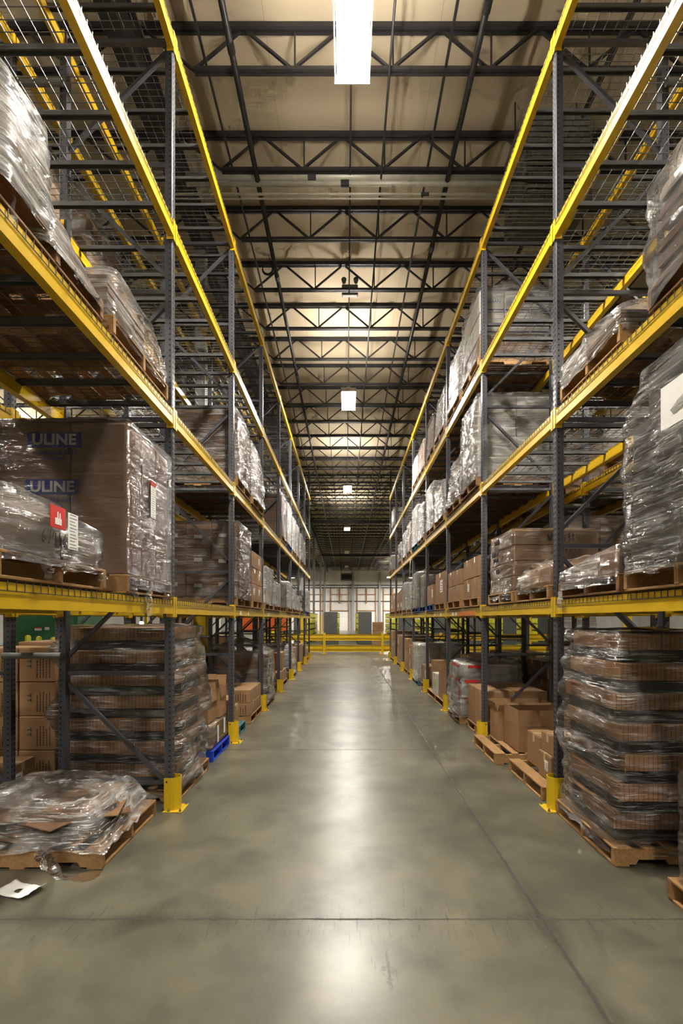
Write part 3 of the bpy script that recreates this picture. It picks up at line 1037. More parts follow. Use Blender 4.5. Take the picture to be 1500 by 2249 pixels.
def film(parent, x0, x1, y0, y1, z0, z1, mat='film', amp=.012, rows=14, n=8, r=.04, seed=0, shrink=None, zfun=None, hem=.0, top=True, ns=2.2, name='stretch_wrap', bulge=None, rg=1.0, rz=13):
    """skin of stretch wrap around a load"""
    if x0 > x1:
        x0, x1 = x1, x0
    b = MB()
    near = y0 < 9.7
    if near:
        n, rows = max(n, 20), max(rows, 56)
    pr = perim(x0, x1, y0, y1, n, r)
    N = len(pr)
    pts, fs = [], []
    xc, yc = (x0 + x1) / 2, (y0 + y1) / 2
    off = Vector((seed * 3.7, seed * 1.3, seed * 2.1))
    for j in range(rows + 1):
        f = j / rows
        for (x, y, nx, ny) in pr:
            zt = z1 if zfun is None else zfun(x, y)
            z = z0 + (zt - z0) * f
            if j == 0 and hem:
                z += hem * (noise.noise(Vector((x * 5, y * 5, seed))) + .15)
            sc = 1.0 if shrink is None else shrink(f)
            px, py = xc + (x - xc) * sc, yc + (y - yc) * sc
            q = Vector((px * ns, py * ns, z * ns * 2.4)) + off
            d = amp * (noise.noise(q) + .5 * noise.noise(q * 2.7) + .25)
            if near:
                g = noise.noise(Vector((px * 1.3 + z * .9, py * 1.3 - z * .7, z * rz)) + off)
                g2 = noise.noise(Vector((px * 5 + z * 4, py * 5 - z * 5, z * 3)) + off)
                d += .010 * rg * (1 - 2.2 * abs(g)) + .012 * rg * max(0, .35 - abs(g2)) * (1 if rg > .6 else .2)
            if bulge:
                d += bulge(f, x, y)
            pts.append((px + nx * d, py + ny * d, z))
    for j in range(rows):
        for i in range(N):
            k = (i + 1) % N
            fs.append((j * N + i, j * N + k, (j + 1) * N + k, (j + 1) * N + i))
    if top:
        last = rows * N
        for ring in range(1, 5):
            g = 1 - ring / 5
            base = len(pts)
            for i, (x, y, nx, ny) in enumerate(pr):
                ex, ey, ez = pts[rows * N + i]
                px, py = xc + (ex - xc) * g, yc + (ey - yc) * g
                zt = (z1 if zfun is None else zfun(px, py)) + .012
                pts.append((px, py, zt + amp * 1.2 * noise.noise(Vector((px * 4, py * 4, seed + 5)))))
            for i in range(N):
                k = (i + 1) % N
                fs.append((last + i, last + k, base + k, base + i))
            last = base
        fs.append(tuple(range(last, last + N)))
    b.poly(pts, fs)
    return b.build(name, mat, parent, None, True)

def tail(parent, p, length, w, seed=0, mat='filmloose', sway=(0, 0)):
    """crumpled end of film hanging down"""
    b = MB()
    pts, fs = [], []
    n, m = 8, 6
    for j in range(n + 1):
        f = j / n
        ww = w * (1 - .45 * abs(f - .45))
        for i in range(m + 1):
            u = (i / m - .5) * ww
            q = noise.noise(Vector((u * 30, f * 4, seed)))
            pts.append((p[0] + sway[0] * f + .03 * q, p[1] + u + sway[1] * f, p[2] - length * f + .02 * noise.noise(Vector((u * 20, seed, f * 3)))))
    for j in range(n):
        for i in range(m):
            a = j * (m + 1) + i
            fs.append((a, a + 1, a + m + 2, a + m + 1))
    b.poly(pts, fs)
    return b.build('film_tail', mat, parent, None, True)

def sticker(parent, s, x, y0, y1, z0, z1, mat='white', name='label', lines=True):
    """paper label on an aisle-facing side, s = +1 looks to +x"""
    b = MB(); b.box((x, y0, z0), (x + s * .003, y1, z1)); o = b.build(name, mat, parent)
    if lines:
        b = MB(); n = max(3, int((z1 - z0) / .018))
        for k in range(n):
            zz = z0 + (z1 - z0) * (k + .4) / n
            b.box((x + s * .003, y0 + .15 * (y1 - y0), zz), (x + s * .0036, y1 - (.12 + .3 * ((k * 7) % 3) / 3) * (y1 - y0), zz + .22 * (z1 - z0) / n))
        b.build('label_print', 'cabinet', parent)
    return o

NW = {-1: 'left', 1: 'right'}
def where(row, tier, bay, pos):
    rk = {'L': 'left rack', 'R': 'right rack', 'L2': 'rear left rack', 'R2': 'rear right rack'}[row]
    tr = ['floor level', 'first shelf', 'second shelf', 'third shelf'][tier]
    return '%s, %s bay%s, %s' % (tr, ORD[bay], {'n': ' near half', 'f': ' far half', '': ''}[pos], rk)

FACE = {'L': (-1, LF), 'R': (1, RF), 'L2': (-1, LF2), 'R2': (1, RF2)}
def tierz(t):
    return 0.0 if t == 0 else DECK[t - 1] + .003

NL = [0]
def load(row, tier, bay, pos, y0, y1, ztop, look, style='brown', inset=-.03, width=1.16, pal='wood', grid=(2, 2, 3), cm='carddark', fm='film',
         amp=.014, shrink=None, hem=.05, dome=0.0, missing=0, zadd=0.0, top=True):
    """a wrapped load: pallet (own thing) + cartons and film (parts of the load)"""
    s, face = FACE[row]
    z = tierz(tier) + zadd
    for fy in FY:                          # keep clear of the rack posts
        if fy - .05 < y0 < fy + .13:
            y0 = fy + .13
        if fy - .05 < y1 < fy + .12:
            y1 = fy - .05
    w = where(row, tier, bay, pos)
    xa, xb = s * (face + inset), s * (face + inset + width)
    NL[0] += 1
    if pal:
        pm = pal
        pw = width + .02
        pn = {'wood': 'wooden', 'woodold': 'worn wooden', 'bluewood': 'blue', 'teal': 'teal', 'bluepallet': 'blue plastic'}[pm]
        pallet(s * (face + inset - .005), s * (face + inset + pw), y0 - .01, y1 + .01, z, '%s pallet under the load on %s' % (pn, w), pm)
        z += PH
    z += .002
    t = thing('wrapped_load', '%s on %s' % (look, w), 'pallet load', ((xa + xb) / 2, (y0 + y1) / 2, z), 'wrapped pallet loads')
    nx, ny, nz = grid
    cw, cl, chh = (width - .03) / nx, (y1 - y0 - .03) / ny, (ztop - z - .02) / nz
    me = carton_mesh(cw - .006, cl - .006, chh - .002, cm)
    rr = random.Random(NL[0] * 7 + 1)
    for k in range(nz):
        for i in range(nx):
            for j in range(ny):
                if k == nz - 1 and missing and rr.random() < missing:
                    continue
                x = xa + s * (.015 + cw * (i + .5)) + rr.uniform(-.006, .006)
                y = y0 + .015 + cl * (j + .5) + rr.uniform(-.006, .006)
                o = put(me, 'carton', t, (x, y, z + k * chh), rr.uniform(-.012, .012))
                if shrink:
                    sc = min(1, shrink((k + 1) / nz) - .01)
                    xm, ym = (xa + xb) / 2, (y0 + y1) / 2
                    o.location = Vector((xm + (x - xm) * sc, ym + (y - ym) * sc, z + k * chh)) - WLOC[t]
                    o.scale = (sc, sc, 1)
    zf = None
    if dome:
        xc, yc = (xa + xb) / 2, (y0 + y1) / 2
        zf = lambda x, y: ztop + dome * max(0, 1 - ((x - xc) / (width / 2)) ** 2) * max(0, 1 - ((y - yc) / ((y1 - y0) / 2)) ** 2)
    film(t, min(xa, xb) - .012, max(xa, xb) + .012, y0 - .012, y1 + .012, z - .05, ztop + .015, fm, amp, 14, 8, .05, NL[0], shrink, zf, hem, top)
    return t

def stack(row, tier, y0, y1, ztop, nx, ny, nz, look, bay, pos, inset=0.0, width=1.1, pal='wood', cm='card', stick=0.3, skip=(), ink=False, zbase=None):
    """loose cartons on a pallet, each a thing of its own"""
    s, face = FACE[row]
    z = tierz(tier)
    w = where(row, tier, bay, pos)
    if pal:
        pn = {'wood': 'wooden', 'woodold': 'worn wooden', 'bluewood': 'blue', 'teal': 'teal', 'bluepallet': 'blue plastic'}[pal]
        pallet(s * (face + inset - .01), s * (face + inset + max(width + .01, 1.0)), y0 - .01, y1 + .01, z, '%s pallet of cartons on %s' % (pn, w), pal)
        z += PH
    z += .002
    if zbase is not None:
        z = zbase
    cw, cl, chh = width / nx, (y1 - y0) / ny, (ztop - z) / nz
    rr = random.Random(int(y0 * 100) + tier)
    lay = {1: [''], 2: ['lower ', 'upper '], 3: ['bottom ', 'middle ', 'top '], 4: ['bottom ', 'second lowest ', 'second highest ', 'top ']}[nz]
    dep = {1: [''], 2: ['front ', 'rear '], 3: ['front ', 'mid ', 'rear ']}[nx]
    for k in range(nz):
        for i in range(nx):
            for j in range(ny):
                if (i, j, k) in skip:
                    continue
                x = s * (face + inset + cw * (i + .5)) + rr.uniform(-.004, .004)
                y = y0 + cl * (j + .5) + rr.uniform(-.004, .004)
                side = '' if ny == 1 else (('near ', 'far ') if ny == 2 else ('near ', 'centre ', 'far '))[j]
                carton(x, y, z + k * chh, cw - .012, cl - .012, chh - .003, '%s%s%s%s on %s' % (lay[k], dep[i], side, look, w),
                       cm, rr.uniform(-.01, .01), 'loose cartons', tape=True, sticker=(rr.random() < stick and i == 0), ink=ink and j == 0)

#LOADS
# ------------------------------------------------------------------ LEFT RACK, floor
# collapsed heap of flattened cartons under crumpled film, nearest left pallet
pallet(-2.97, -1.74, 3.53, 4.53, 0, 'worn wooden pallet under the flat film covered heap of cardboard', 'wood')
t = thing('cardboard_heap', 'low heap of flattened cartons under crumpled clear film, nearest the left edge', 'cardboard', (-2.35, 4.0, PH))
rr = random.Random(5)
z = PH + .004
for k in range(11):
    w, l = rr.uniform(.5, 1.0), rr.uniform(.45, .8)
    cx, cy = -2.35 + rr.uniform(-.18, .14), 4.02 + rr.uniform(-.12, .08)
    a = rr.uniform(-.5, .5)
    b = MB()
    b.box((cx - w / 2, cy - l / 2, z), (cx + w / 2, cy + l / 2, z + .008),
          Matrix.Rotation(a, 3, 'Z') @ Matrix.Rotation(rr.uniform(-.03, .03), 3, 'Y') @ Matrix.Rotation(rr.uniform(-.03, .03), 3, 'X'))
    b.build('cardboard_sheet', 'carddark' if k % 2 else 'card', t)
    z += .018
b = MB()
pts, fs = [], []
nx, ny = 46, 40
for j in range(ny + 1):
    for i in range(nx + 1):
        u, v = i / nx, j / ny
        x, y = -3.02 + u * 1.29, 3.5 + v * 1.06
        e = min(u, 1 - u, v, 1 - v)
        edge = min(1, e / .16)
        edge = edge * edge * (3 - 2 * edge)
        q = Vector((x * 2.2 + y * .8, y * 2.6, 1.7))
        ridge = abs(noise.noise(q)) * .10 + abs(noise.noise(q * 2.3)) * .045 + .012 * noise.noise(q * 7)
        zz = PH - .02 + edge * (.22 + .09 * math.sin(u * 3.1) + ridge) + (1 - edge) * (.02 + .05 * noise.noise(q * 3))
        pts.append((x + .03 * noise.noise(q * 1.6), y + .03 * noise.noise(q * 1.9 + Vector((3, 1, 0))), max(zz, .06)))
for j in range(ny):
    for i in range(nx):
        a = j * (nx + 1) + i
        fs.append((a, a + 1, a + nx + 2, a + nx + 1))
b.poly(pts, fs)
b.build('film_cover', 'filmloose', t, None, True)
b = MB()
pts, fs = [], []
for j in range(18):
    f = j / 17
    for i in range(7):
        u = (i / 6 - .5) * (.10 + .05 * math.sin(f * 9))
        q = Vector((f * 6, i * .7, 4.4))
        pts.append((-2.16 + .44 * f + .02 * noise.noise(q), 3.46 + u - .05 * math.sin(f * 3) + .02 * noise.noise(q * 2), max(.006, .14 * (1 - f * 2.6) + .03 + .035 * noise.noise(q * 1.7))))
for j in range(17):
    for i in range(6):
        a = j * 7 + i
        fs.append((a, a + 1, a + 8, a + 7))
b.poly(pts, fs); b.build('film_tail', 'filmloose', t, None, True)
# white paper scrap
b = MB()
pts, fs = [], []
for j in range(9):
    for i in range(13):
        u, v = i / 12 - .5, j / 8 - .5
        x, y = u * .26, v * .15
        z = .004 + .055 * max(0, abs(u) * 2 - .45) ** 1.6 * (1.4 if u > 0 else 1.0) + .012 * (noise.noise(Vector((u * 4, v * 4, 3))) + .5)
        pts.append((-2.13 + x * .93 + y * .3, 3.24 + y - x * .25, z))
for j in range(8):
    for i in range(12):
        if 4 <= i <= 5 and 3 <= j <= 4:
            continue
        a = j * 13 + i
        fs.append((a, a + 1, a + 14, a + 13))
b.poly(pts, fs)
o = tag(b.build('paper_scrap', 'white', None, (-2.13, 3.24, 0), True), 'torn curled piece of white paper lying on the concrete floor', 'paper scrap')
sm = o.modifiers.new('thick', 'SOLIDIFY'); sm.thickness = .0015

# trays of slotted cardboard between dark sheets, film wrapped (both sides of the aisle)
def tray_tower(x0, x1, y0, y1, z0, layers, pitch, label, flare, seed):
    t = thing('wrapped_load', label, 'pallet load', ((x0 + x1) / 2, (y0 + y1) / 2, z0), 'wrapped pallet loads')
    rr = random.Random(seed)
    z = z0 + .002
    xc, yc = (x0 + x1) / 2, (y0 + y1) / 2
    for k in range(layers):
        dx, dy = rr.uniform(-.025, .025), rr.uniform(-.025, .02)
        rot = Matrix.Rotation(rr.uniform(-.03, .03), 3, 'Z') * (1 - .09 * max(0, ((k + 1) / layers - .72) / .28))
        rot[2][2] = 1.0
        b = MB(); b.cbox((x0 + .06 + dx, y0 + .06 + dy, z), (x1 - .06 + dx, y1 - .06 + dy, z + pitch * .42), .008, rot, (xc, yc, z))
        b.build('dark_tray', 'black', t)
        z += pitch * .42
        n = 3
        for i in range(n):
            a, c = x0 + .04 + (x1 - x0 - .08) * i / n, x0 + .04 + (x1 - x0 - .08) * (i + 1) / n
            b = MB(); b.cbox((a + .003 + dx, y0 + .035 + dy, z), (c - .003 + dx, y1 - .035 + dy, z + pitch * .56), .006, rot, (xc, yc, z))
            b.build('tray', 'tray', t)
        z += pitch * .575
    zt = z
    def bulge(f, x, y):
        ph = (f * layers + .15) % 1.0
        v = .028 * (abs(ph - .5) * 2) ** 2 - .012
        q = noise.noise(Vector((x * 3 + seed, y * 3, f * layers * .9)))
        v += flare * max(0, q) ** 1.2 + .02 * noise.noise(Vector((x * 1.2, y * 1.2 + f * 2.2, f * layers * 2.2 + seed)))
        hw, hd = (x1 - x0) / 2, (y1 - y0) / 2
        c = (min(1, abs(x - xc) / hw) * min(1, abs(y - yc) / hd)) ** 8
        v += 2.0 * flare * c * max(-.1, noise.noise(Vector((seed + (x > xc) * 5, (y > yc) * 7, f * layers * .75))))
        return v + .035 * max(0, .12 - f) * 4
    film(t, x0 - .005, x1 + .005, y0 - .005, y1 + .005, z0 - .06, zt + .012, 'filmstreak', .03, layers * 9, 12, .05, seed, lambda f: 1 - .09 * max(0, (f - .72) / .28), None, .05, True, 2.0, bulge=bulge)
    return t
pallet(-2.86, -1.635, 4.80, 5.90, 0, 'wooden pallet under the wrapped tray tower by the nearest left rack post', 'wood')
tray_tower(-2.84, -1.67, 4.83, 5.88, PH, 7, .225, 'tall film wrapped tower of brown trays behind the nearest left post', .10, 3)
pallet(1.935, 3.10, 3.57, 4.55, 0, 'wooden pallet under the wrapped tray tower at right, nearest bay', 'wood')
tray_tower(1.965, 3.08, 3.59, 4.52, PH, 7, .222, 'tall film wrapped tower of brown trays in the nearest right bay', .13, 8)

# blue plastic pallet with cartons
pallet(-2.85, -1.66, 6.17, 7.05, 0, 'bright blue plastic pallet on the floor behind the tray tower', 'bluepallet')
t = thing('wrapped_load', 'low film wrapped carton on the bright blue plastic pallet', 'pallet load', (-2.2, 6.6, PH), 'wrapped pallet loads')
b = MB(); b.cbox((-2.5, 6.2, PH + .002), (-1.70, 7.02, PH + .30), .01); b.build('carton', 'card', t)
film(t, -2.51, -1.69, 6.19, 7.04, PH + .06, PH + .31, 'film', .012, 8, 8, .04, 21, None, None, .06)
sticker(t, 1, -1.672, 6.42, 6.48, PH + .05, PH + .27, 'white', 'tape', False); sticker(t, 1, -1.672, 6.75, 6.82, PH + .10, PH + .30, 'white', 'tape', False)
open_carton(-2.25, -1.74, 6.22, 6.60, PH + .33, .42, .17, 'open brown carton standing on the blue pallet load', 'card', (0.05, 3.05, 0.05, 0.15))
open_carton(-2.15, -1.70, 6.66, 7.0, PH + .33, .40, .14, 'second open carton beside the second left post, white label', 'card', (0.3, 3.05, 0.5, 0.3))
# teal pallet and flat cartons
pallet(-2.85, -1.64, 7.26, 8.06, 0, 'teal painted pallet beside the second yellow left post guard', 'teal')
carton(-2.2, 7.55, PH + .002, .9, .5, .45, 'brown carton on the teal painted pallet', 'card', .02)
carton(-1.88, 7.85, PH + .002, .3, .25, .30, 'small brown carton at the aisle edge of teal pallet', 'card', .02)
stack('L', 0, 8.42, 9.50, .58, 2, 2, 2, 'flat carton', 2, 'f', .0, 1.0, 'wood', 'card', .0, (), True)
# dark wrapped load with a rounded bag on top
load('L', 0, 3, 'n', 9.78, 10.85, 1.12, 'dark load topped by bulging bag', 'brown', -.05, 1.2, 'wood', (2, 2, 4), 'carddark', 'filmhaze', .03, None, .06, .28)
stack('L', 0, 11.05, 12.0, .95, 2, 2, 3, 'carton', 3, 'f', .22, .85, 'wood', 'card', .1, ((0, 0, 2),))
pallet(-2.85, -1.66, 12.35, 13.95, 0, 'wooden pallet under two big cartons past the fourth left post', 'wood')
carton(-2.1, 13.15, PH + .002, .85, 1.4, .30, 'long low carton under the big carton past the fourth left post', 'card')
carton(-2.05, 13.35, PH + .305, .7, .85, .46, 'big brown carton standing on the long low carton', 'card', .05)
load('L', 0, 5, 'n', 15.0, 16.1, .98, 'small white wrapped bundle', 'white', .0, 1.0, 'woodold', (2, 2, 2), 'cardgrey', 'filmwhite', .04, lambda f: 1 - .25 * f * f)
stack('L', 0, 16.3, 17.0, .85, 2, 2, 2, 'carton', 5, 'f', .06, .9, 'wood', 'card', .2)
stack('L', 0, 17.4, 19.4, .85, 2, 3, 2, 'carton', 6, '', .06, .95, 'wood', 'card', .3, ((0, 0, 1),))
stack('L', 0, 19.95, 21.9, .72, 2, 3, 2, 'carton', 7, '', .05, .95, 'wood', 'card', .3, ((0, 2, 1),))

# ------------------------------------------------------------------ LEFT RACK, first shelf
# low wrapped load with a red and white label, nearest
z = tierz(1)
pallet(-2.84, -1.605, 2.26, 3.30, z, 'wooden pallet under the low wrapped load with the red label', 'wood')
t = thing('wrapped_load', 'low torn film wrapped load with red label and scrawled number', 'pallet load', (-2.2, 2.8, z + PH), 'wrapped pallet loads')
for k, (a, c, h) in enumerate(((2.30, 2.80, .25), (2.82, 3.25, .17))):
    b = MB(); b.cbox((-2.8, a, z + PH + .002), (-1.64, c, z + PH + h), .02); b.build('carton', 'cardgrey', t)
def zlow(x, y):
    f = (y - 2.26) / 1.04
    return z + PH + .32 - .13 * max(0, f - .25) + .02 * noise.noise(Vector((x * 3, y * 5, 0)))
film(t, -2.83, -1.602, 2.26, 3.30, z + .09, z + .5, 'filmtight', .022, 18, 12, .12, 31, None, zlow, .10)
b = MB()
b.box((-1.573, 2.62, z + PH + .165), (-1.569, 2.76, z + PH + .285)); b.build('red_label', 'red', t)
b = MB(); b.box((-1.569, 2.66, z + PH + .185), (-1.5675, 2.72, z + PH + .22)); b.box((-1.569, 2.68, z + PH + .22), (-1.5675, 2.69, z + PH + .255)); b.box((-1.569, 2.70, z + PH + .22), (-1.5675, 2.71, z + PH + .25)); b.build('label_print', 'white', t)
sticker(t, 1, -1.573, 2.79, 2.89, z + PH + .07, z + PH + .275)
handwriting('67416', .07, .0026, 'ink', t, (-1.568, 2.54, z + PH + .07), 'east')
handwriting('l', .06, .0026, 'ink', t, (-1.568, 2.70, z + PH + .05), 'east')
for i, (y, l, w) in enumerate(((2.62, .10, .10), (2.78, .05, .06), (3.22, .07, .12))):
    tail(t, (-1.585, y, z + .12), l, w, i)
# the tall brown load with blue print
pallet(-2.83, -1.605, 3.62, 4.55, z, 'wooden pallet under the tall load with blue printed brand panels', 'wood')
zz = z + PH + .002
zt = 3.25
t = thing('wrapped_load', 'tall brown wrapped load printed with blue brand panels and phone number', 'pallet load', (-2.2, 4.1, zz), 'wrapped pallet loads')
xs = (-2.80, -2.05, -1.63)
for i in range(2):
    for j in range(3):
        y0_, y1_ = 3.66 + .29 * j, 3.66 + .29 * (j + 1)
        b = MB(); b.cbox((xs[i], y0_, zz), (xs[i + 1] - .006, y1_ - .006, zt), .012); b.build('carton', 'carddark', t)
def brand(xc, zc, k):
    b = MB(); b.box((xc - .20, 3.657, zc - .058), (xc + .20, 3.6595, zc + .058)); b.build('blue_panel', 'blueink', t)
    lettering('ULINE', .112, 'panelprint', t, (xc, 3.6555, zc), 'front', 'brand_lettering', .0035, 1.08)
    lettering('1-800-295-5510', .05, 'blueink', t, (xc + .01, 3.657, zc - .095), 'front', 'phone_lettering', .0012)
    lettering('uline.com', .042, 'blueink', t, (xc + .0, 3.657, zc - .135), 'front', 'web_lettering', .0012)
brand(-2.165, 3.12, 0)
brand(-2.18, 2.77, 1)
film(t, -2.82, -1.60, 3.635, 4.545, z + .03, zt + .02, 'filmclear', .006, 110, 12, .03, 33, None, None, .08, rg=.45, rz=34)
sticker(t, 1, -1.592, 4.02, 4.12, zz + .50, zz + .76)
sticker(t, 1, -1.592, 4.02, 4.12, zz + .765, zz + .80, 'red', 'label', False)
sticker(t, 1, -1.592, 4.43, 4.47, zz + .86, zz + .92)
for i, (y, l, w) in enumerate(((3.72, .10, .10), (3.98, .22, .13), (4.35, .08, .14))):
    tail(t, (-1.585, y, z + .06), l, w, i + 5)
b = MB()                                   # loose flap of film on top
pts, fs = [], []
for j in range(9):
    for i in range(15):
        u, v = i / 14, j / 8
        q = Vector((u * 3, v * 3, 9))
        pts.append((-2.75 + u * 1.1, 3.70 + v * .8, zt + .025 + .035 * abs(noise.noise(q)) + .012 * noise.noise(q * 3)))
for j in range(8):
    for i in range(14):
        a = j * 15 + i
        fs.append((a, a + 1, a + 16, a + 15))
b.poly(pts, fs); b.build('film_flap', 'filmwhite', t, None, True)

load('L', 1, 2, 'n', 7.24, 8.30, 3.22, 'brown film wrapped carton stack', 'brown', -.03, 1.16, 'wood', (3, 2, 6), 'carddark', 'film', .014, None, .09)
bl = [o for o in COL.objects if o.get('label', '').startswith('brown film wrapped carton stack')][0]
for q in range(9):
    x, zz_ = -2.6 + .36 * (q % 3), 2.28 + .36 * (q // 3) - .02 * (q % 2)
    b = MB(); b.box((x, 7.266, zz_), (x + .12, 7.269, zz_ + .055)); b.build('label', 'cardwhite', bl)
stack('L', 1, 8.52, 9.5, 2.98, 2, 2, 3, 'carton', 2, 'f', -.02, 1.0, 'wood', 'card', .4)
load('L', 1, 3, 'n', 9.78, 10.82, 2.84, 'white wrapped load', 'white', -.03, 1.14, 'wood', (2, 2, 3), 'cardwhite', 'filmwhite', .012, None, .04)
load('L', 1, 3, 'f', 10.92, 11.95, 2.62, 'lower white wrapped load', 'white', -.04, 1.14, 'wood', (2, 2, 2), 'cardwhite', 'filmwhite', .010, None, .04)
load('L', 1, 4, 'n', 12.32, 13.35, 2.72, 'brown load under a puffed film bag', 'brown', -.0, 1.14, 'wood', (2, 2, 3), 'carddark', 'film', .02, None, .04, .15)
load('L', 1, 4, 'f', 13.5, 14.5, 2.82, 'white wrapped load', 'white', -.04, 1.14, 'wood', (2, 2, 3), 'cardwhite', 'filmwhite', .014, None, .04)
load('L', 1, 5, 'n', 14.85, 15.85, 2.70, 'white wrapped load', 'white', -.03, 1.14, 'wood', (2, 2, 3), 'cardwhite', 'filmwhite', .014)
load('L', 1, 5, 'f', 15.95, 16.95, 2.55, 'low white wrapped load', 'white', -.03, 1.14, 'wood', (2, 2, 2), 'cardgrey', 'filmwhite', .02)
load('L', 1, 6, 'n', 17.35, 18.35, 2.45, 'pale wrapped load', 'white', -.03, 1.14, 'wood', (2, 2, 2), 'cardgrey', 'filmwhite', .02, lambda f: 1 - .2 * f)
load('L', 1, 7, 'n', 19.95, 20.95, 2.75, 'white wrapped load on a blue pallet', 'white', -.03, 1.14, 'bluewood', (2, 2, 2), 'cardwhite', 'filmwhite', .015)
load('L', 1, 7, 'f', 21.0, 21.95, 3.0, 'tall slim white wrapped load', 'white', -.02, 1.1, 'wood', (2, 2, 3), 'cardwhite', 'filmwhite', .012)

# ------------------------------------------------------------------ LEFT RACK, second shelf
z = tierz(2)
pallet(-2.84, -1.605, 2.24, 3.26, z, 'dark wooden pallet under the big white wrapped bundle, upper left corner', 'woodold')
t = thing('wrapped_load', 'big bulging white wrapped bundle in the upper left corner', 'pallet load', (-2.2, 2.75, z + PH), 'wrapped pallet loads')
for i in range(2):
    for k in range(2):
        b = MB(); b.cbox((-2.74 + .53 * i, 2.32, z + PH + .002 + .25 * k), (-2.22 + .53 * i, 2.64, z + PH + .25 + .25 * k), .015)
        b.build('carton', 'cardgrey', t)
b = MB(); b.cbox((-2.7, 2.72, z + PH + .002), (-1.75, 3.2, z + PH + .07), .01); b.build('carton', 'carddark', t)
film(t, -2.84, -1.60, 2.27, 2.70, z + .10, z + .66, 'filmwhite', .03, 20, 12, .06, 41, lambda f: 1 - .04 * f * f, None, .06)
film(t, -2.83, -1.61, 2.64, 3.28, z + .06, z + .3, 'filmwhite', .025, 14, 12, .05, 44, None, lambda x, y: z + .36 - .24 * min(1, (y - 2.64) / .6) ** .6, .10)
for i, (y, l, w) in enumerate(((2.35, .18, .02), (2.9, .09, .03), (3.15, .06, .03))):
    tail(t, (-1.585, y, z + .10), l, w, i + 9)
pallet(-2.84, -1.605, 3.40, 4.45, z, 'wooden pallet under the low stack of wrapped sheets, second left shelf', 'wood')
t = thing('wrapped_load', 'low stack of flat cardboard under shiny film, second left shelf', 'pallet load', (-2.2, 3.9, z + PH), 'wrapped pallet loads')
for k in range(10):
    b = MB(); b.box((-2.76 + .006 * (k % 3), 3.43, z + PH + .002 + .03 * k), (-1.66 - .006 * (k % 2), 4.06, z + PH + .028 + .03 * k))
    b.build('cardboard_sheet', 'cardgrey' if k % 3 else 'carddark', t)
film(t, -2.80, -1.615, 3.41, 4.42, z + .08, z + PH + .33, 'filmhaze', .02, 10, 10, .05, 42, None,
     lambda x, y: z + PH + .33 - .25 * max(0, (y - 4.08) / .34), .05)
load('L', 2, 2, 'n', 7.24, 8.27, 4.92, 'tall brown load in white streaked film', 'brown', -.03, 1.16, 'wood', (2, 2, 3), 'carddark', 'filmhaze', .02, lambda f: 1 - .06 * f * f)
load('L', 2, 2, 'f', 8.38, 9.42, 4.84, 'tall pale load with bare cartons', 'white', -.05, 1.16, 'wood', (2, 2, 4), 'cardgrey', 'filmwhite', .03, lambda f: 1 - .10 * f * f)
load('L', 2, 4, 'n', 12.3, 13.3, 4.93, 'brown carton load with white wrapped side', 'brown', -.03, 1.16, 'wood', (2, 2, 3), 'carddark', 'film', .012)
load('L', 2, 4, 'f', 13.45, 14.45, 4.95, 'white wrapped load on blue pallet', 'white', -.04, 1.16, 'bluewood', (2, 2, 3), 'cardwhite', 'filmwhite', .015)
load('L', 2, 5, 'n', 14.85, 15.8, 4.88, 'white wrapped load', 'white', -.03, 1.14, 'wood', (2, 2, 3), 'cardwhite', 'filmwhite', .015)
load('L', 2, 5, 'f', 15.95, 16.9, 4.85, 'white wrapped load', 'white', -.03, 1.14, 'wood', (2, 2, 3), 'cardwhite', 'filmwhite', .015)
load('L', 2, 6, 'n', 17.35, 18.3, 4.8, 'white wrapped load', 'white', -.03, 1.14, 'wood', (2, 2, 3), 'cardwhite', 'filmwhite', .015)
load('L', 2, 6, 'f', 18.45, 19.4, 4.75, 'white wrapped load', 'white', -.03, 1.14, 'wood', (2, 2, 3), 'cardwhite', 'filmwhite', .015)

# ------------------------------------------------------------------ rear left rack
stack('L2', 0, 5.35, 5.85, 1.48, 2, 1, 4, 'printed carton', 1, 'n', .0, .82, None, 'card', .0, (), True)
stack('L2', 0, 5.95, 6.55, 1.52, 2, 1, 4, 'printed carton', 1, 'f', .0, .82, None, 'card', .0, ())
carton(-3.42, 4.95, 0.0, .36, .42, .36, 'small carton with white label on the floor at the left picture edge', 'card', .03, sticker=True)
load('L2', 0, 3, 'n', 9.8, 10.85, .9, 'dark wrapped load', 'brown', .0, 1.0, 'wood', (2, 2, 3), 'carddark', 'film', .02)
stack('L2', 0, 11.1, 11.9, 1.1, 2, 2, 3, 'carton', 3, 'f', .05, .9, 'wood', 'card', .2)
stack('L2', 0, 12.6, 13.4, 1.0, 2, 2, 2, 'carton', 4, 'n', .05, .9, 'wood', 'card', .2)
load('L2', 3, 1, 'n', 4.75, 5.6, 6.75, 'brown and white wrapped load', 'brown', -.02, 1.1, 'wood', (2, 2, 3), 'card', 'filmhaze', .02)
load('L2', 3, 1, 'f', 6.0, 7.0, 6.85, 'streaky film wrapped load', 'white', -.02, 1.1, 'wood', (2, 2, 3), 'carddark', 'filmhaze', .03, lambda f: 1 - .12 * f)

# ------------------------------------------------------------------ RIGHT RACK, floor
pallet(2.06, 3.25, 2.24, 3.17, 0, 'wooden pallet corner poking in at the lower right edge', 'wood')
load('R', 0, 0, 'n', 2.28, 3.12, .82, 'brown wrapped carton with dark blue edge', 'brown', .13, 1.1, None, (1, 1, 1), 'card', 'film', .008, hem=0, zadd=PH + .051)
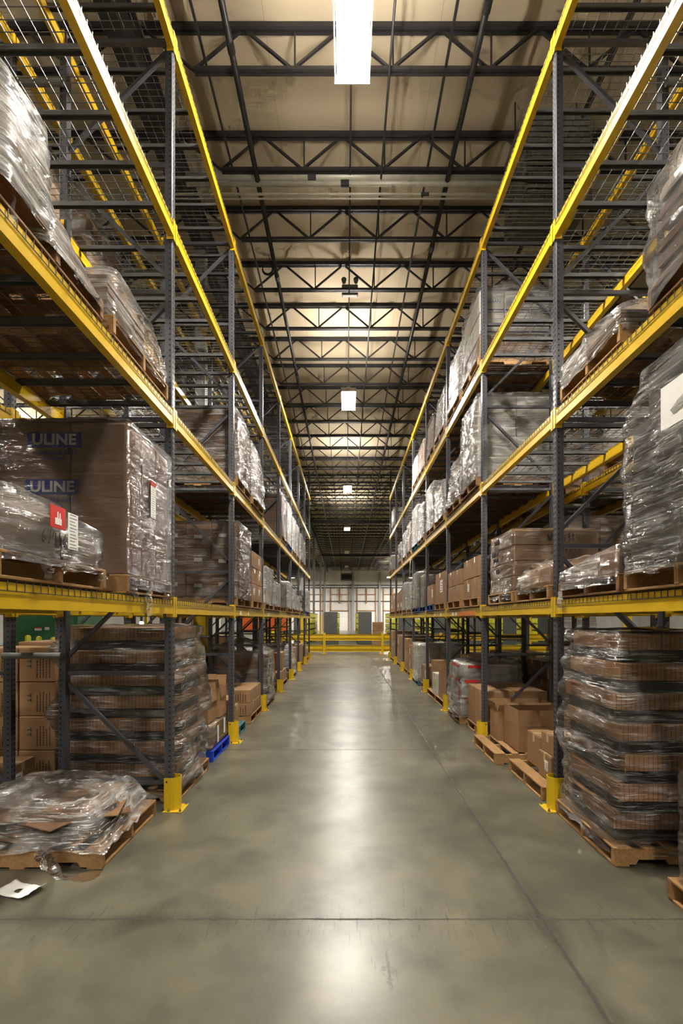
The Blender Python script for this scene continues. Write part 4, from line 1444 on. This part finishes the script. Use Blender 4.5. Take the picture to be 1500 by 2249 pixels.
# nearest wooden pallet with small cartons
pallet(1.93, 3.12, 4.86, 5.86, 0, 'half empty wooden pallet of small cartons beside nearest right post', 'wood')
zb = PH + .002
carton(2.21, 5.13, zb, .30, .33, .26, 'white labelled carton, front of the small cartons by nearest right post', 'card', .0, sticker=True)
carton(2.25, 5.58, zb, .26, .40, .36, 'carton with black mark, far end of half empty pallet', 'card', .0)
carton(2.22, 5.13, zb + .263, .26, .31, .20, 'carton stacked on top of the white labelled one', 'card', .02, ink=True)
carton(2.75, 5.3, zb, .34, .6, .55, 'tall carton at the rear of the half empty pallet', 'card', .0)
carton(2.72, 5.72, zb, .30, .22, .5, 'narrow carton behind the carton with black mark', 'card', .0)
# second wooden pallet with the big open carton
pallet(1.83, 3.02, 6.08, 7.08, 0, 'wooden pallet with bare boards under the big open carton', 'wood')
open_carton(2.14, 2.86, 6.12, 6.68, zb, .32, .20, 'big open brown carton with raised flaps on bare pallet', 'card', (.02, .05, .02, .35))
open_carton(2.06, 2.76, 6.72, 7.06, zb, .40, .12, 'tall open carton behind the big open carton', 'card', (.3, .4, .6, .2))
# third pallet
stack('R', 0, 7.3, 8.25, .72, 2, 2, 1, 'plain carton', 2, 'n', .06, .95, 'wood', 'card', .0)
b = MB(); b.box((2.18, 7.24, .30), (2.5, 7.262, .32), Matrix.Rotation(-.75, 3, 'Y')); 
tag(b.build('metal_bar', 'cabinet', None, (2.3, 7.25, .3)), 'short grey metal bar leaning in front of the plain carton', 'bar')
b = MB(); b.box((2.25, 7.285, .22), (2.42, 7.291, .42), Matrix.Rotation(.6, 3, 'Y'))
tag(b.build('paper_tag', 'white', None, (2.33, 7.29, .22)), 'tilted white paper tag on the carton by the second right post', 'tag')
load('R', 0, 2, 'f', 8.45, 9.42, 1.02, 'white and red film wrapped bundle', 'white', -.03, 1.1, 'wood', (2, 2, 3), 'cardwhite', 'filmhaze', .05, lambda f: 1 - .1 * f * f, .06, .05)
bpy_o = [o for o in COL.objects if o.get('label', '').startswith('white and red film')][0]
for (ya, za, yb_, zb_) in ((8.6, .95, 9.2, 1.0), (8.55, .7, 9.3, .76), (8.55, .4, 8.62, .75)):
    b = MB(); b.box((1.965, ya, za), (1.972, yb_, zb_)); b.build('red_band', 'red', bpy_o)
    b = MB(); b.box((1.99 + (ya - 8.5), 8.452, za), (2.3 + (ya - 8.5), 8.458, za + .05)); b.build('red_band', 'red', bpy_o)
# fourth bay
pallet(1.95, 3.1, 9.8, 11.9, 0, 'long wooden pallet of cartons at the fourth bay of right rack', 'wood')
open_carton(1.98, 2.6, 9.85, 10.55, zb, .58, .02, 'open topped brown carton beside the third right post', 'card', (.1, .1, .1, .1))
carton(2.15, 10.95, zb, .38, .42, .46, 'white carton with lime sticker on the floor pallet, right rack', 'cardwhite', .05, sticker='limelabel')
carton(2.3, 11.5, zb, .5, .4, .7, 'upright carton leaning beside the white carton', 'card', .2)
stack('R', 0, 10.1, 11.1, 1.02, 1, 1, 1, 'printed carton', 3, 'n', .62, .5, None, 'card', 1.0, (), True, PH + .46)
carton(2.82, 10.6, zb, .45, .9, .45, 'carton under the printed carton, fourth bay right rack', 'card', .0)
# fifth bay
stack('R', 0, 12.3, 13.1, .62, 2, 2, 1, 'carton', 4, 'n', .02, .95, 'wood', 'card', .3)
load('R', 0, 4, 'f', 13.25, 14.35, 1.12, 'tall cream wrapped load', 'white', -.04, 1.16, 'teal', (2, 2, 3), 'cardwhite', 'filmwhite', .008)
stack('R', 0, 14.85, 15.8, .98, 2, 2, 2, 'carton', 5, 'n', .02, .95, 'wood', 'card', .4)
stack('R', 0, 16.0, 16.95, 1.15, 2, 2, 3, 'carton', 5, 'f', .02, .95, 'wood', 'card', .2)
stack('R', 0, 17.4, 19.3, 1.2, 2, 3, 2, 'carton', 6, '', .02, .95, 'wood', 'card', .3)
stack('R', 0, 19.95, 21.9, 1.3, 2, 3, 3, 'carton', 7, '', .0, .95, 'wood', 'card', .3, ((0, 0, 2),))

# ------------------------------------------------------------------ RIGHT RACK, first shelf
load('R', 1, 0, 'n', 2.35, 3.42, 3.45, 'huge rounded film wrapped load', 'white', -.04, 1.2, 'wood', (2, 2, 4), 'cardslate', 'filmhaze', .032, lambda f: 1 - .02 * f - .12 * max(0, f - .7) ** 1.5 * 6, .08)
big = [o for o in COL.objects if o.get('label', '').startswith('huge rounded')][0]
sticker(big, -1, 1.905, 2.78, 2.98, 2.92, 3.18, 'white', 'label', False)
z = tierz(1)
pallet(1.945, 3.12, 3.52, 4.52, z, 'wooden pallet under the flat slanting wrapped bundle, right rack', 'woodold')
t = thing('wrapped_load', 'flat slanting film wrapped bundle by the nearest right post', 'pallet load', (2.5, 4.0, z + PH), 'wrapped pallet loads')
for k, (ya, yb_, h) in enumerate(((3.56, 3.86, .18), (3.87, 4.18, .13), (4.19, 4.46, .07))):
    b = MB(); b.cbox((1.98, ya, z + PH + .002), (3.05, yb_, z + PH + h), .012); b.build('carton', 'cardgrey' if k else 'carddark', t)
film(t, 1.945, 3.09, 3.53, 4.50, z + .06, z + .45, 'filmtight', .02, 14, 12, .06, 51, None, lambda x, y: z + PH + .21 - .13 * (y - 3.53) + .012 * noise.noise(Vector((x * 4, y * 6, 1))), .05)
tail(t, (1.925, 4.44, z + .06), .16, .10, 14)
# second bay: low torn bundle in front, tall hand marked cartons behind
pallet(1.945, 3.12, 4.75, 5.68, z, 'wooden pallet under the torn low bundle, second bay right rack', 'wood')
t = thing('wrapped_load', 'low torn film bundle in front of the hand marked cartons', 'pallet load', (2.5, 5.2, z + PH), 'wrapped pallet loads')
for k, (ya, yb_, h) in enumerate(((4.85, 5.15, .20), (5.16, 5.6, .13))):
    b = MB(); b.cbox((2.02, ya, z + PH + .002), (2.95, yb_, z + PH + h), .012); b.build('carton', 'card', t)
film(t, 1.96, 3.05, 4.80, 5.68, z + .08, z + .5, 'filmloose', .05, 14, 12, .10, 52, None, lambda x, y: z + PH + .26 - .13 * (y - 4.8) + .05 * noise.noise(Vector((x * 4, y * 5, 2))), .09)
pallet(1.945, 3.12, 5.78, 6.76, z, 'wooden pallet under the hand marked wrapped cartons, right rack', 'wood')
zz = z + PH + .002
t = thing('wrapped_load', 'wrapped brown cartons with handwritten black number and date', 'pallet load', (2.5, 6.2, zz), 'wrapped pallet loads')
for k in range(4):
    for i in range(2):
        hh = .182
        b = MB(); b.cbox((1.98 + .5 * i, 5.82, zz + hh * k), (2.475 + .5 * i, 6.72, zz + hh * (k + 1) - .004), .01); b.build('carton', 'card', t)
film(t, 1.955, 2.99, 5.80, 6.74, z + .05, zz + .745, 'film', .012, 16, 10, .04, 53, lambda f: 1 - .04 * f, None, .08)
handwriting('W 54384', .078, .006, 'ink', t, (2.36, 5.775, zz + .585), 'front')
handwriting('1/26/19', .07, .0055, 'ink', t, (2.42, 5.775, zz + .46), 'front')
for q, (yy, zc, n) in enumerate(((6.35, .62, 3), (6.4, .48, 4), (6.4, .40, 3), (6.35, .25, 2))):
    b = MB()
    rr = random.Random(q)
    for k in range(n):
        y_ = yy + .07 * k - .12
        b.tube([(1.937, y_, zz + zc), (1.936, y_ + .02, zz + zc + .05), (1.937, y_ + .035, zz + zc - .005), (1.936, y_ + .05, zz + zc + .045)], .005, 5)
    b.build('handwriting', 'ink', t)
stack('R', 1, 7.28, 8.22, 2.74, 2, 2, 2, 'plain carton', 2, 'n', -.02, 1.0, 'wood', 'card', .2)
stack('R', 1, 8.40, 9.45, 2.66, 2, 2, 2, 'plain carton', 2, 'f', -.03, 1.0, 'wood', 'card', .2)
stack('R', 1, 9.80, 10.85, 2.76, 2, 1, 1, 'big carton', 3, 'n', -.02, 1.1, 'wood', 'card', 1.0)
stack('R', 1, 11.0, 11.9, 2.58, 2, 2, 1, 'carton', 3, 'f', -.03, 1.05, 'bluewood', 'card', .8)
load('R', 1, 4, 'n', 12.32, 13.2, 2.9, 'grey carton load with brown top', 'brown', -.0, 1.14, 'bluewood', (2, 2, 3), 'cardgrey', 'film', .014)
load('R', 1, 4, 'f', 13.3, 14.45, 3.08, 'tall grey wrapped load, peaked film', 'white', -.04, 1.16, 'bluewood', (2, 2, 4), 'cardgrey', 'filmhaze', .012, None, .04, .12)
load('R', 1, 5, 'n', 14.85, 15.8, 2.9, 'cream wrapped carton stack', 'white', -.02, 1.14, 'wood', (2, 2, 3), 'card', 'filmwhite', .012)
load('R', 1, 5, 'f', 15.95, 16.95, 2.98, 'taller cream wrapped stack', 'white', -.03, 1.14, 'wood', (2, 2, 3), 'cardgrey', 'filmwhite', .012)
stack('R', 1, 17.4, 19.3, 2.8, 2, 2, 2, 'carton', 6, '', .0, 1.0, 'wood', 'card', .4)
stack('R', 1, 19.95, 21.9, 2.85, 2, 2, 2, 'carton', 7, '', .0, 1.0, 'wood', 'card', .4)

# ------------------------------------------------------------------ RIGHT RACK, second shelf
z = tierz(2)
pallet(1.945, 3.12, 2.30, 3.18, z, 'wooden pallet under the leaning grey film bundle, upper right', 'woodold')
t = thing('wrapped_load', 'leaning grey bundle of sheets in torn film, upper right edge', 'pallet load', (2.5, 2.7, z + PH), 'wrapped pallet loads')
for k in range(18):
    if k in (8, 9):
        continue
    b = MB(); b.box((1.985 + .01 * (k % 3), 2.34, z + PH + .002 + .034 * k), (3.02, 3.16 - .008 * (k % 4), z + PH + .031 + .034 * k), Matrix.Rotation(.05, 3, 'X'), (2.5, 2.75, z + PH))
    b.build('cardboard_sheet', 'carddark' if k < 14 else 'cardgrey', t)
film(t, 1.95, 3.06, 2.31, 3.20, z + .05, z + .9, 'filmtight', .03, 22, 12, .06, 61, None, lambda x, y: z + .86 - .10 * (y - 2.31), .08,
     bulge=lambda f, x, y: .035 * math.exp(-((f - .48) / .12) ** 2))
pallet(1.945, 3.12, 3.50, 4.48, z, 'wooden pallet under the thin wrapped sheets, second right shelf', 'wood')
t = thing('wrapped_load', 'thin stack of dark sheets under crinkled film, second right shelf', 'pallet load', (2.5, 4.0, z + PH), 'wrapped pallet loads')
for k in range(4):
    b = MB(); b.box((1.97, 3.53, z + PH + .002 + .03 * k), (3.05, 4.45, z + PH + .026 + .03 * k)); b.build('sheet', 'cardgrey' if k % 2 else 'carddark', t)
film(t, 1.95, 3.08, 3.51, 4.47, z + .08, z + PH + .15, 'filmloose', .03, 6, 12, .06, 62, None, lambda x, y: z + PH + .16 + .05 * noise.noise(Vector((x * 3, y * 6, 7))), .05)
load('R', 2, 2, 'n', 7.22, 8.3, 5.12, 'big white wrapped load of pale cartons', 'white', -.05, 1.2, 'woodold', (2, 2, 4), 'cardwhite', 'filmhaze', .035, lambda f: 1 - .05 * f * f)
load('R', 2, 2, 'f', 8.42, 9.42, 4.62, 'torn white wrapped carton load', 'white', -.04, 1.16, 'wood', (2, 2, 3), 'card', 'filmwhite', .05, lambda f: 1 - .12 * f)
load('R', 2, 3, 'n', 9.78, 10.75, 4.55, 'white wrapped open topped load', 'white', -.04, 1.16, 'wood', (2, 2, 2), 'cardwhite', 'filmwhite', .02, None, .08)
load('R', 2, 3, 'f', 10.9, 11.95, 4.85, 'tall white wrapped load', 'white', -.03, 1.16, 'wood', (2, 2, 3), 'cardgrey', 'filmwhite', .015)
load('R', 2, 4, 'n', 12.3, 13.2, 4.7, 'white wrapped load with grey side', 'white', -.04, 1.16, 'wood', (2, 2, 3), 'cardgrey', 'filmwhite', .012)
load('R', 2, 4, 'f', 13.35, 14.45, 4.9, 'white wrapped load on green pallet', 'white', -.04, 1.16, 'teal', (2, 2, 3), 'cardgrey', 'filmwhite', .012)
load('R', 2, 5, 'n', 14.85, 15.8, 4.75, 'brown and cream wrapped load', 'brown', -.03, 1.14, 'wood', (2, 2, 3), 'card', 'filmhaze', .015)
load('R', 2, 5, 'f', 15.95, 16.9, 4.65, 'white wrapped load', 'white', -.03, 1.14, 'wood', (2, 2, 3), 'cardgrey', 'filmwhite', .015)
load('R', 2, 6, 'n', 17.35, 18.35, 4.5, 'white wrapped load', 'white', -.03, 1.14, 'wood', (2, 2, 2), 'cardgrey', 'filmwhite', .015)
load('R', 2, 7, 'f', 20.9, 21.9, 4.5, 'white and tan wrapped load', 'white', -.05, 1.14, 'wood', (2, 2, 2), 'cardwhite', 'filmhaze', .012)
b = MB(); b.tube([(1.95, 14.9, 3.62), (1.94, 14.95, 3.3), (1.93, 14.92, 3.05)], [.02, .012, .03], 6)
tag(b.build('film_strand', 'taupe', None, (1.95, 14.9, 3.6), True), 'twisted pale film strand hanging below the second right shelf', 'film strand')

# ------------------------------------------------------------------ RIGHT RACK, third shelf
z = tierz(3)
pallet(1.945, 3.12, 7.26, 8.28, z, 'wooden pallet under the white and blue brand cartons, third shelf', 'wood')
zz = z + PH + .002
t = thing('wrapped_load', 'white and brown brand cartons in film, third right shelf, blue print', 'pallet load', (2.5, 7.7, zz), 'wrapped pallet loads')
for k in range(3):
    for i in range(3):
        for j in range(2):
            if k == 2 and i == 1 and j == 1:
                continue
            h = .33
            b = MB(); b.cbox((1.98 + .37 * i, 7.29 + .48 * j, zz + h * k), (2.345 + .37 * i, 7.765 + .48 * j, zz + h * (k + 1) - .004), .01)
            b.build('carton', 'card' if k == 0 else 'cardwhite', t)
for k in (1, 2):
    for i in range(3):
        b = MB(); b.box((1.99 + .37 * i, 7.2875, zz + .33 * k + .03), (2.335 + .37 * i, 7.2895, zz + .33 * k + .045)); b.build('blue_stripe', 'blueink', t)
lettering('GILDAN', .07, 'greyblueink', t, (2.16, 7.287, zz + .82), 'front', 'brand_lettering', .001)
lettering('GILDAN', .07, 'greyblueink', t, (2.53, 7.287, zz + .82), 'front', 'brand_lettering', .001)
lettering('ICE', .06, 'blueink', t, (2.16, 7.287, zz + .48), 'front', 'brand_lettering', .001)
film(t, 1.95, 3.11, 7.26, 8.28, z + .08, zz + 1.0, 'film', .015, 14, 10, .04, 71, None, lambda x, y: zz + 1.01 + .28 * max(0, 1 - abs(x - 2.5) / .35) * max(0, 1 - abs(y - 7.5) / .5), .05)
load('R', 3, 2, 'f', 8.42, 9.42, 6.55, 'white wrapped load with brown side', 'white', -.03, 1.16, 'wood', (2, 2, 3), 'card', 'filmwhite', .02, lambda f: 1 - .08 * f)
load('R', 3, 3, 'n', 9.78, 10.8, 6.45, 'white wrapped load with lime sticker', 'white', -.03, 1.16, 'wood', (2, 2, 3), 'card', 'filmwhite', .02, lambda f: 1 - .08 * f)
load('R', 3, 3, 'f', 11.0, 11.9, 6.4, 'brown carton load', 'brown', -.02, 1.1, 'wood', (2, 1, 2), 'carddark', 'film', .01)
load('R', 3, 4, 'n', 12.3, 13.3, 6.3, 'brown wrapped load', 'brown', -.02, 1.14, 'wood', (2, 2, 2), 'card', 'filmhaze', .015)
load('R', 3, 4, 'f', 13.4, 14.4, 6.25, 'white wrapped load', 'white', -.03, 1.14, 'wood', (2, 2, 2), 'cardgrey', 'filmwhite', .02)
load('R', 3, 7, 'n', 19.95, 21.0, 6.3, 'white wrapped load', 'white', -.03, 1.14, 'wood', (2, 2, 2), 'cardwhite', 'filmwhite', .01)

# ------------------------------------------------------------------ rear right rack
load('R2', 0, 1, 'n', 4.9, 5.9, 1.05, 'dark wrapped carton block', 'brown', .0, 1.0, 'wood', (2, 2, 3), 'carddark', 'film', .015)
stack('R2', 0, 6.05, 7.0, 1.12, 2, 2, 2, 'dark carton', 1, 'f', .0, 1.0, 'wood', 'carddark', .1)
load('R2', 0, 2, 'n', 7.3, 8.3, 1.0, 'brown wrapped carton block', 'brown', .0, 1.0, 'wood', (2, 2, 3), 'carddark', 'film', .015)
stack('R2', 0, 8.5, 9.4, 1.05, 2, 2, 3, 'brown carton', 2, 'f', .0, 1.0, 'wood', 'carddark', .2)
load('R2', 0, 3, 'n', 9.85, 10.9, .95, 'brown wrapped block', 'brown', .0, 1.0, 'wood', (2, 2, 3), 'carddark', 'film', .015)
stack('R2', 0, 11.1, 11.9, 1.05, 2, 2, 3, 'brown carton', 3, 'f', .0, 1.0, 'wood', 'card', .2)
stack('R2', 0, 12.5, 14.3, .85, 2, 2, 3, 'brown carton', 4, '', .0, 1.0, 'wood', 'carddark', .2)
load('R2', 1, 2, 'n', 7.75, 8.75, 3.4, 'pink brown wrapped carton stack', 'brown', .03, 1.05, 'wood', (2, 2, 4), 'card', 'filmhaze', .012)
load('R2', 2, 2, 'n', 7.75, 8.75, 4.72, 'pale wrapped stack', 'white', .0, 1.1, 'wood', (2, 2, 3), 'card', 'filmhaze', .015)
load('R2', 2, 1, 'n', 5.6, 6.6, 4.3, 'low white wrapped bundle', 'white', .0, 1.1, 'wood', (2, 2, 2), 'cardwhite', 'filmwhite', .03)
load('R2', 2, 3, 'n', 9.9, 10.9, 4.6, 'pale wrapped stack', 'white', .0, 1.1, 'wood', (2, 2, 3), 'card', 'filmhaze', .015)
# tall silver wrapped load standing in the side aisle beyond
t = thing('wrapped_load', 'tall silvery film wrapped load standing beyond the rear right rack', 'pallet load', (5.45, 12.0, 0), 'wrapped pallet loads')
b = MB()
for k in range(4):
    b.cbox((5.1, 11.6, .15 + .42 * k), (5.9, 12.5, .56 + .42 * k), .02)
b.build('carton', 'cardgrey', t)
film(t, 5.05, 5.95, 11.55, 12.55, .02, 1.95, 'filmwhite', .06, 16, 10, .06, 81, lambda f: 1 - .15 * f * f)

# ------------------------------------------------------------------ aisle end: guard rail
t = thing('guard_rail', 'yellow two-bar steel guard rail crossing the end of the aisle', 'guard rail', (0, 25.6, 0))
for z in (.28, .85):
    b = MB()
    h = .33
    prof = [(25.55, z - h / 2), (25.60, z - h / 2 + .03), (25.60, z - .075), (25.55, z - .045), (25.55, z + .045), (25.60, z + .075), (25.60, z + h / 2 - .03), (25.55, z + h / 2),
            (25.57, z + h / 2), (25.62, z + h / 2 - .03), (25.62, z + .075), (25.57, z + .045), (25.57, z - .045), (25.62, z - .075), (25.62, z - h / 2 + .03), (25.57, z - h / 2)]
    b.extr([(p[0], p[1]) for p in prof], 0, -4.2, 10.9)
    b.build('rail', 'yellow2', t)
for x in (-4.15, -1.13, 1.88, 4.9, 7.9, 10.9):
    b = MB(); b.cbox((x - .065, 25.48, .012), (x + .065, 25.55, 1.09), .01); b.box((x - .13, 25.40, 0), (x + .13, 25.66, .012))
    b.build('post', 'yellow2', t)

# ------------------------------------------------------------------ yellow bin racks beyond the rail
def bin_rack(x0, x1, y0, y1, label):
    t = thing('bin_rack', label, 'bin rack', ((x0 + x1) / 2, y0, 0), 'lime yellow bin racks')
    h = 2.3
    b = MB(); b.box((x0, y0, 0), (x1, y0 + .05, h))
    for z in (.25, .85, 1.45, 2.05, 2.24):
        b.box(((x0 + x1) / 2 - .06, y0 - .006, z - .012), ((x0 + x1) / 2 + .06, y0, z + .012))
    b.build('end_panel', 'panelgrey', t)
    lv = 5
    for k in range(lv):
        z = .12 + k * .44
        b = MB(); b.box((x0 + .04, y0 + .05, z), (x1 - .04, y1, z + .05)); b.build('shelf', 'black', t)
        b = MB()
        n = int((y1 - y0) / .42)
        for j in range(n):
            ya = y0 + .10 + j * .42
            for xa, xb in ((x0, x0 + .36), (x1 - .36, x1)):
                b.box((xa, ya, z + .055), (xb, ya + .40, z + .385))
        b.build('shelf_bins', 'lime', t)  # all the bins of one shelf level, merged in one mesh
    b = MB(); b.box((x0, y0 + .05, h - .06), (x1, y1, h)); b.build('top_shelf', 'black', t)
    b = MB()
    for x in (x0 + .4, x1 - .4):
        b.box((x - .02, y0 + .08, 1.0), (x + .02, y1 - .05, 1.04))
    b.box((x0 + .4, (y0 + y1) / 2 - .02, 1.0), (x1 - .4, (y0 + y1) / 2 + .02, 1.04))
    for y in (y0 + .08, (y0 + y1) / 2, y1 - .05):
        for x in (x0 + .4, x1 - .4):
            b.box((x - .03, y - .03, 0), (x + .03, y + .03, h))
    b.build('frame', 'black', t)
BR = [(-6.2, -5.25, 'third'), (-3.67, -2.75, 'second'), (-1.56, -.61, 'first')]
for x0, x1, n in BR:
    bin_rack(x0, x1, 34.6, 48.0, 'lime yellow bin rack, %s to the left of the hall centre line' % n)
for i, (x0, x1) in enumerate(((.86, 1.8), (3.65, 4.6), (6.1, 7.05), (8.55, 9.5), (11.0, 11.95), (13.45, 14.4), (15.9, 16.85))):
    bin_rack(x0, x1, 34.6, 46.0, 'lime yellow bin rack, %s to the right of the hall centre line' % ['first'] .__add__(ORD[1:])[i])
carton(2.16, 33.8, 1.0, .70, .6, .6, 'tall brown carton with black print beside grey rack end panel', 'card', 0, 'far cartons', False, None, True)
carton(2.16, 33.8, .0, .70, .6, .99, 'brown carton under the printed one beside grey rack end panel', 'card', 0, 'far cartons', False)

# ------------------------------------------------------------------ left side of the hall, seen under the first shelf
t = thing('green_enclosure', 'green painted steel enclosure seen under the left rack', 'enclosure', (-11.2, 19.2, 0))
b = MB(); b.cbox((-12.3, 18.0, 0), (-10.05, 20.4, 3.4), .03); b.build('shell', 'green', t)
b = MB(); b.box((-11.35, 17.99, 1.38), (-11.1, 18.0, 1.5)); b.build('sign', 'white', t)
b = MB(); b.box((-10.98, 17.99, 1.4), (-10.82, 18.0, 1.5)); b.build('sign', 'white', t)
b = MB(); b.box((-11.35, 17.985, 1.46), (-11.1, 17.99, 1.5)); b.build('sign_header', 'red', t)
b = MB(); b.box((-10.05, 18.3, .9), (-9.95, 18.8, 2.2)); b.build('control_box', 'green', t)
for i, (x, y, h, n) in enumerate(((-9.02, 14.0, 1.34, 'tallest'), (-8.9, 14.3, 1.30, 'second tallest'), (-8.42, 14.2, 1.28, 'rightmost of three'),
                                  (-7.8, 14.3, 1.28, 'nearest the tray tower'))):
    b = MB(); b.tube([(x, y, 0), (x, y, h - .05), (x, y, h - .015), (x, y, h)], [.075, .075, .055, .02], 12)
    tag(b.build('bollard', 'lime', None, (x, y, 0), True), 'yellow round topped bollard before the green enclosure, %s' % n, 'bollard', 'yellow bollards')
b = MB(); b.box((XL + .01, 31.5, 0), (XL + .08, 34.4, 3.2)); struct(b.build('door_8', 'dockdoor'))
for i, (x, y0_, y1_, z0_, h, m, n, c) in enumerate((
        (-9.2, 28, 28.8, 0, 2.2, 'cabinet', 'grey steel cabinet standing beyond the rear left rack', 'cabinet'),
        (-7.6, 27, 28, 0, 2.4, 'whitepaint', 'white partition panel beyond the rear left rack', 'panel'))):
    t = thing(c if c == 'cabinet' else 'partition_panel', n, c, (x, y0_, z0_))
    b = MB(); b.cbox((x - .5, y0_, z0_), (x + .5, y1_, z0_ + h), .02); b.build('body', m, t)
    b = MB(); b.box((x - .01, y0_ - .01, z0_ + .2), (x + .01, y0_, z0_ + h - .2)); b.build('seam', 'black', t)
for x, y, n in ((-5.2, 26.5, 'nearer'), (-4.2, 29.5, 'farther')):
    t = thing('orange_crate', 'bright orange crate beyond the left racks, the %s one' % n, 'crate', (x, y, 0))
    b = MB(); b.cbox((x - .6, y, 1.1), (x + .6, y + .8, 2.3), .03); b.build('body', 'orange', t)
    b = MB()
    for dx in (-.5, .5):
        b.box((x + dx - .05, y + .05, 0), (x + dx + .05, y + .75, 1.1))
    b.build('leg', 'steel', t)
for i, (x, y, nz) in enumerate(((-6.6, 20.5, 3), (-7.9, 23, 4), (-6.0, 23.5, 2))):
    pn = ['nearest', 'tallest', 'smallest'][i]
    pallet(x - .6, x + .6, y - .5, y + .5, 0, 'wooden pallet of the %s carton stack beyond the left racks' % pn, 'wood')
    for k in range(nz):
        carton(x, y, PH + .002 + k * .45, 1.1, .95, .445, '%s carton of the %s stack beyond the left racks' % (['bottom', 'second', 'third', 'top'][k], pn), 'card', .03 * k, 'far cartons')
# forklift lamps of a parked truck far left
t = thing('parked_truck', 'dark parked lift truck with bright headlamps far under the left rack', 'lift truck', (-9.2, 24.0, 0))
b = MB(); b.cbox((-10.2, 24.1, .25), (-8.4, 25.6, 1.35), .08); b.build('body', 'black', t)
b = MB()
for x in (-10.05, -8.55):
    b.box((x - .04, 24.2, 1.35), (x + .04, 24.28, 2.1)); b.box((x - .04, 25.4, 1.35), (x + .04, 25.48, 2.1))
b.box((-10.1, 24.2, 2.1), (-8.5, 25.5, 2.16)); b.build('cage', 'black', t)
for x in (-10.0, -8.6):
    b = MB(); b.tube([(x, 24.08, 1.6), (x, 24.2, 1.6)], .09, 10); b.build('headlamp', 'lampsmall', t)
    for y in (24.4, 25.3):
        b = MB(); b.tube([(x - .12, y, .25), (x + .12, y, .25)], .25, 14); b.build('wheel', 'black', t)

# ------------------------------------------------------------------ world, view
w = bpy.data.worlds.new('world'); SC.world = w
w.use_nodes = True
w.node_tree.nodes['Background'].inputs[0].default_value = (.9, .92, 1, 1)
w.node_tree.nodes['Background'].inputs[1].default_value = 0.0
SC.view_settings.view_transform = 'Standard'
SC.view_settings.look = 'None'
SC.view_settings.gamma = 1.0
SC.view_settings.use_curve_mapping = False
SC.view_settings.exposure = 2.95
cy = SC.cycles
cy.max_bounces = 6
cy.diffuse_bounces = 3
cy.glossy_bounces = 2
cy.transmission_bounces = 2
cy.transparent_max_bounces = 10
cy.use_adaptive_sampling = True
cy.adaptive_threshold = 0.05
cy.adaptive_min_samples = 12
cy.caustics_reflective = False
cy.caustics_refractive = False
cy.sample_clamp_indirect = 6.0
dups = {k: v for k, v in LABELS.items() if len(v) > 1}
for k, v in dups.items():
    print('DUP', k, len(v))
for k in LABELS:
    n = len(k.split())
    if n > 16 or n < 4:
        print('LEN', n, k)
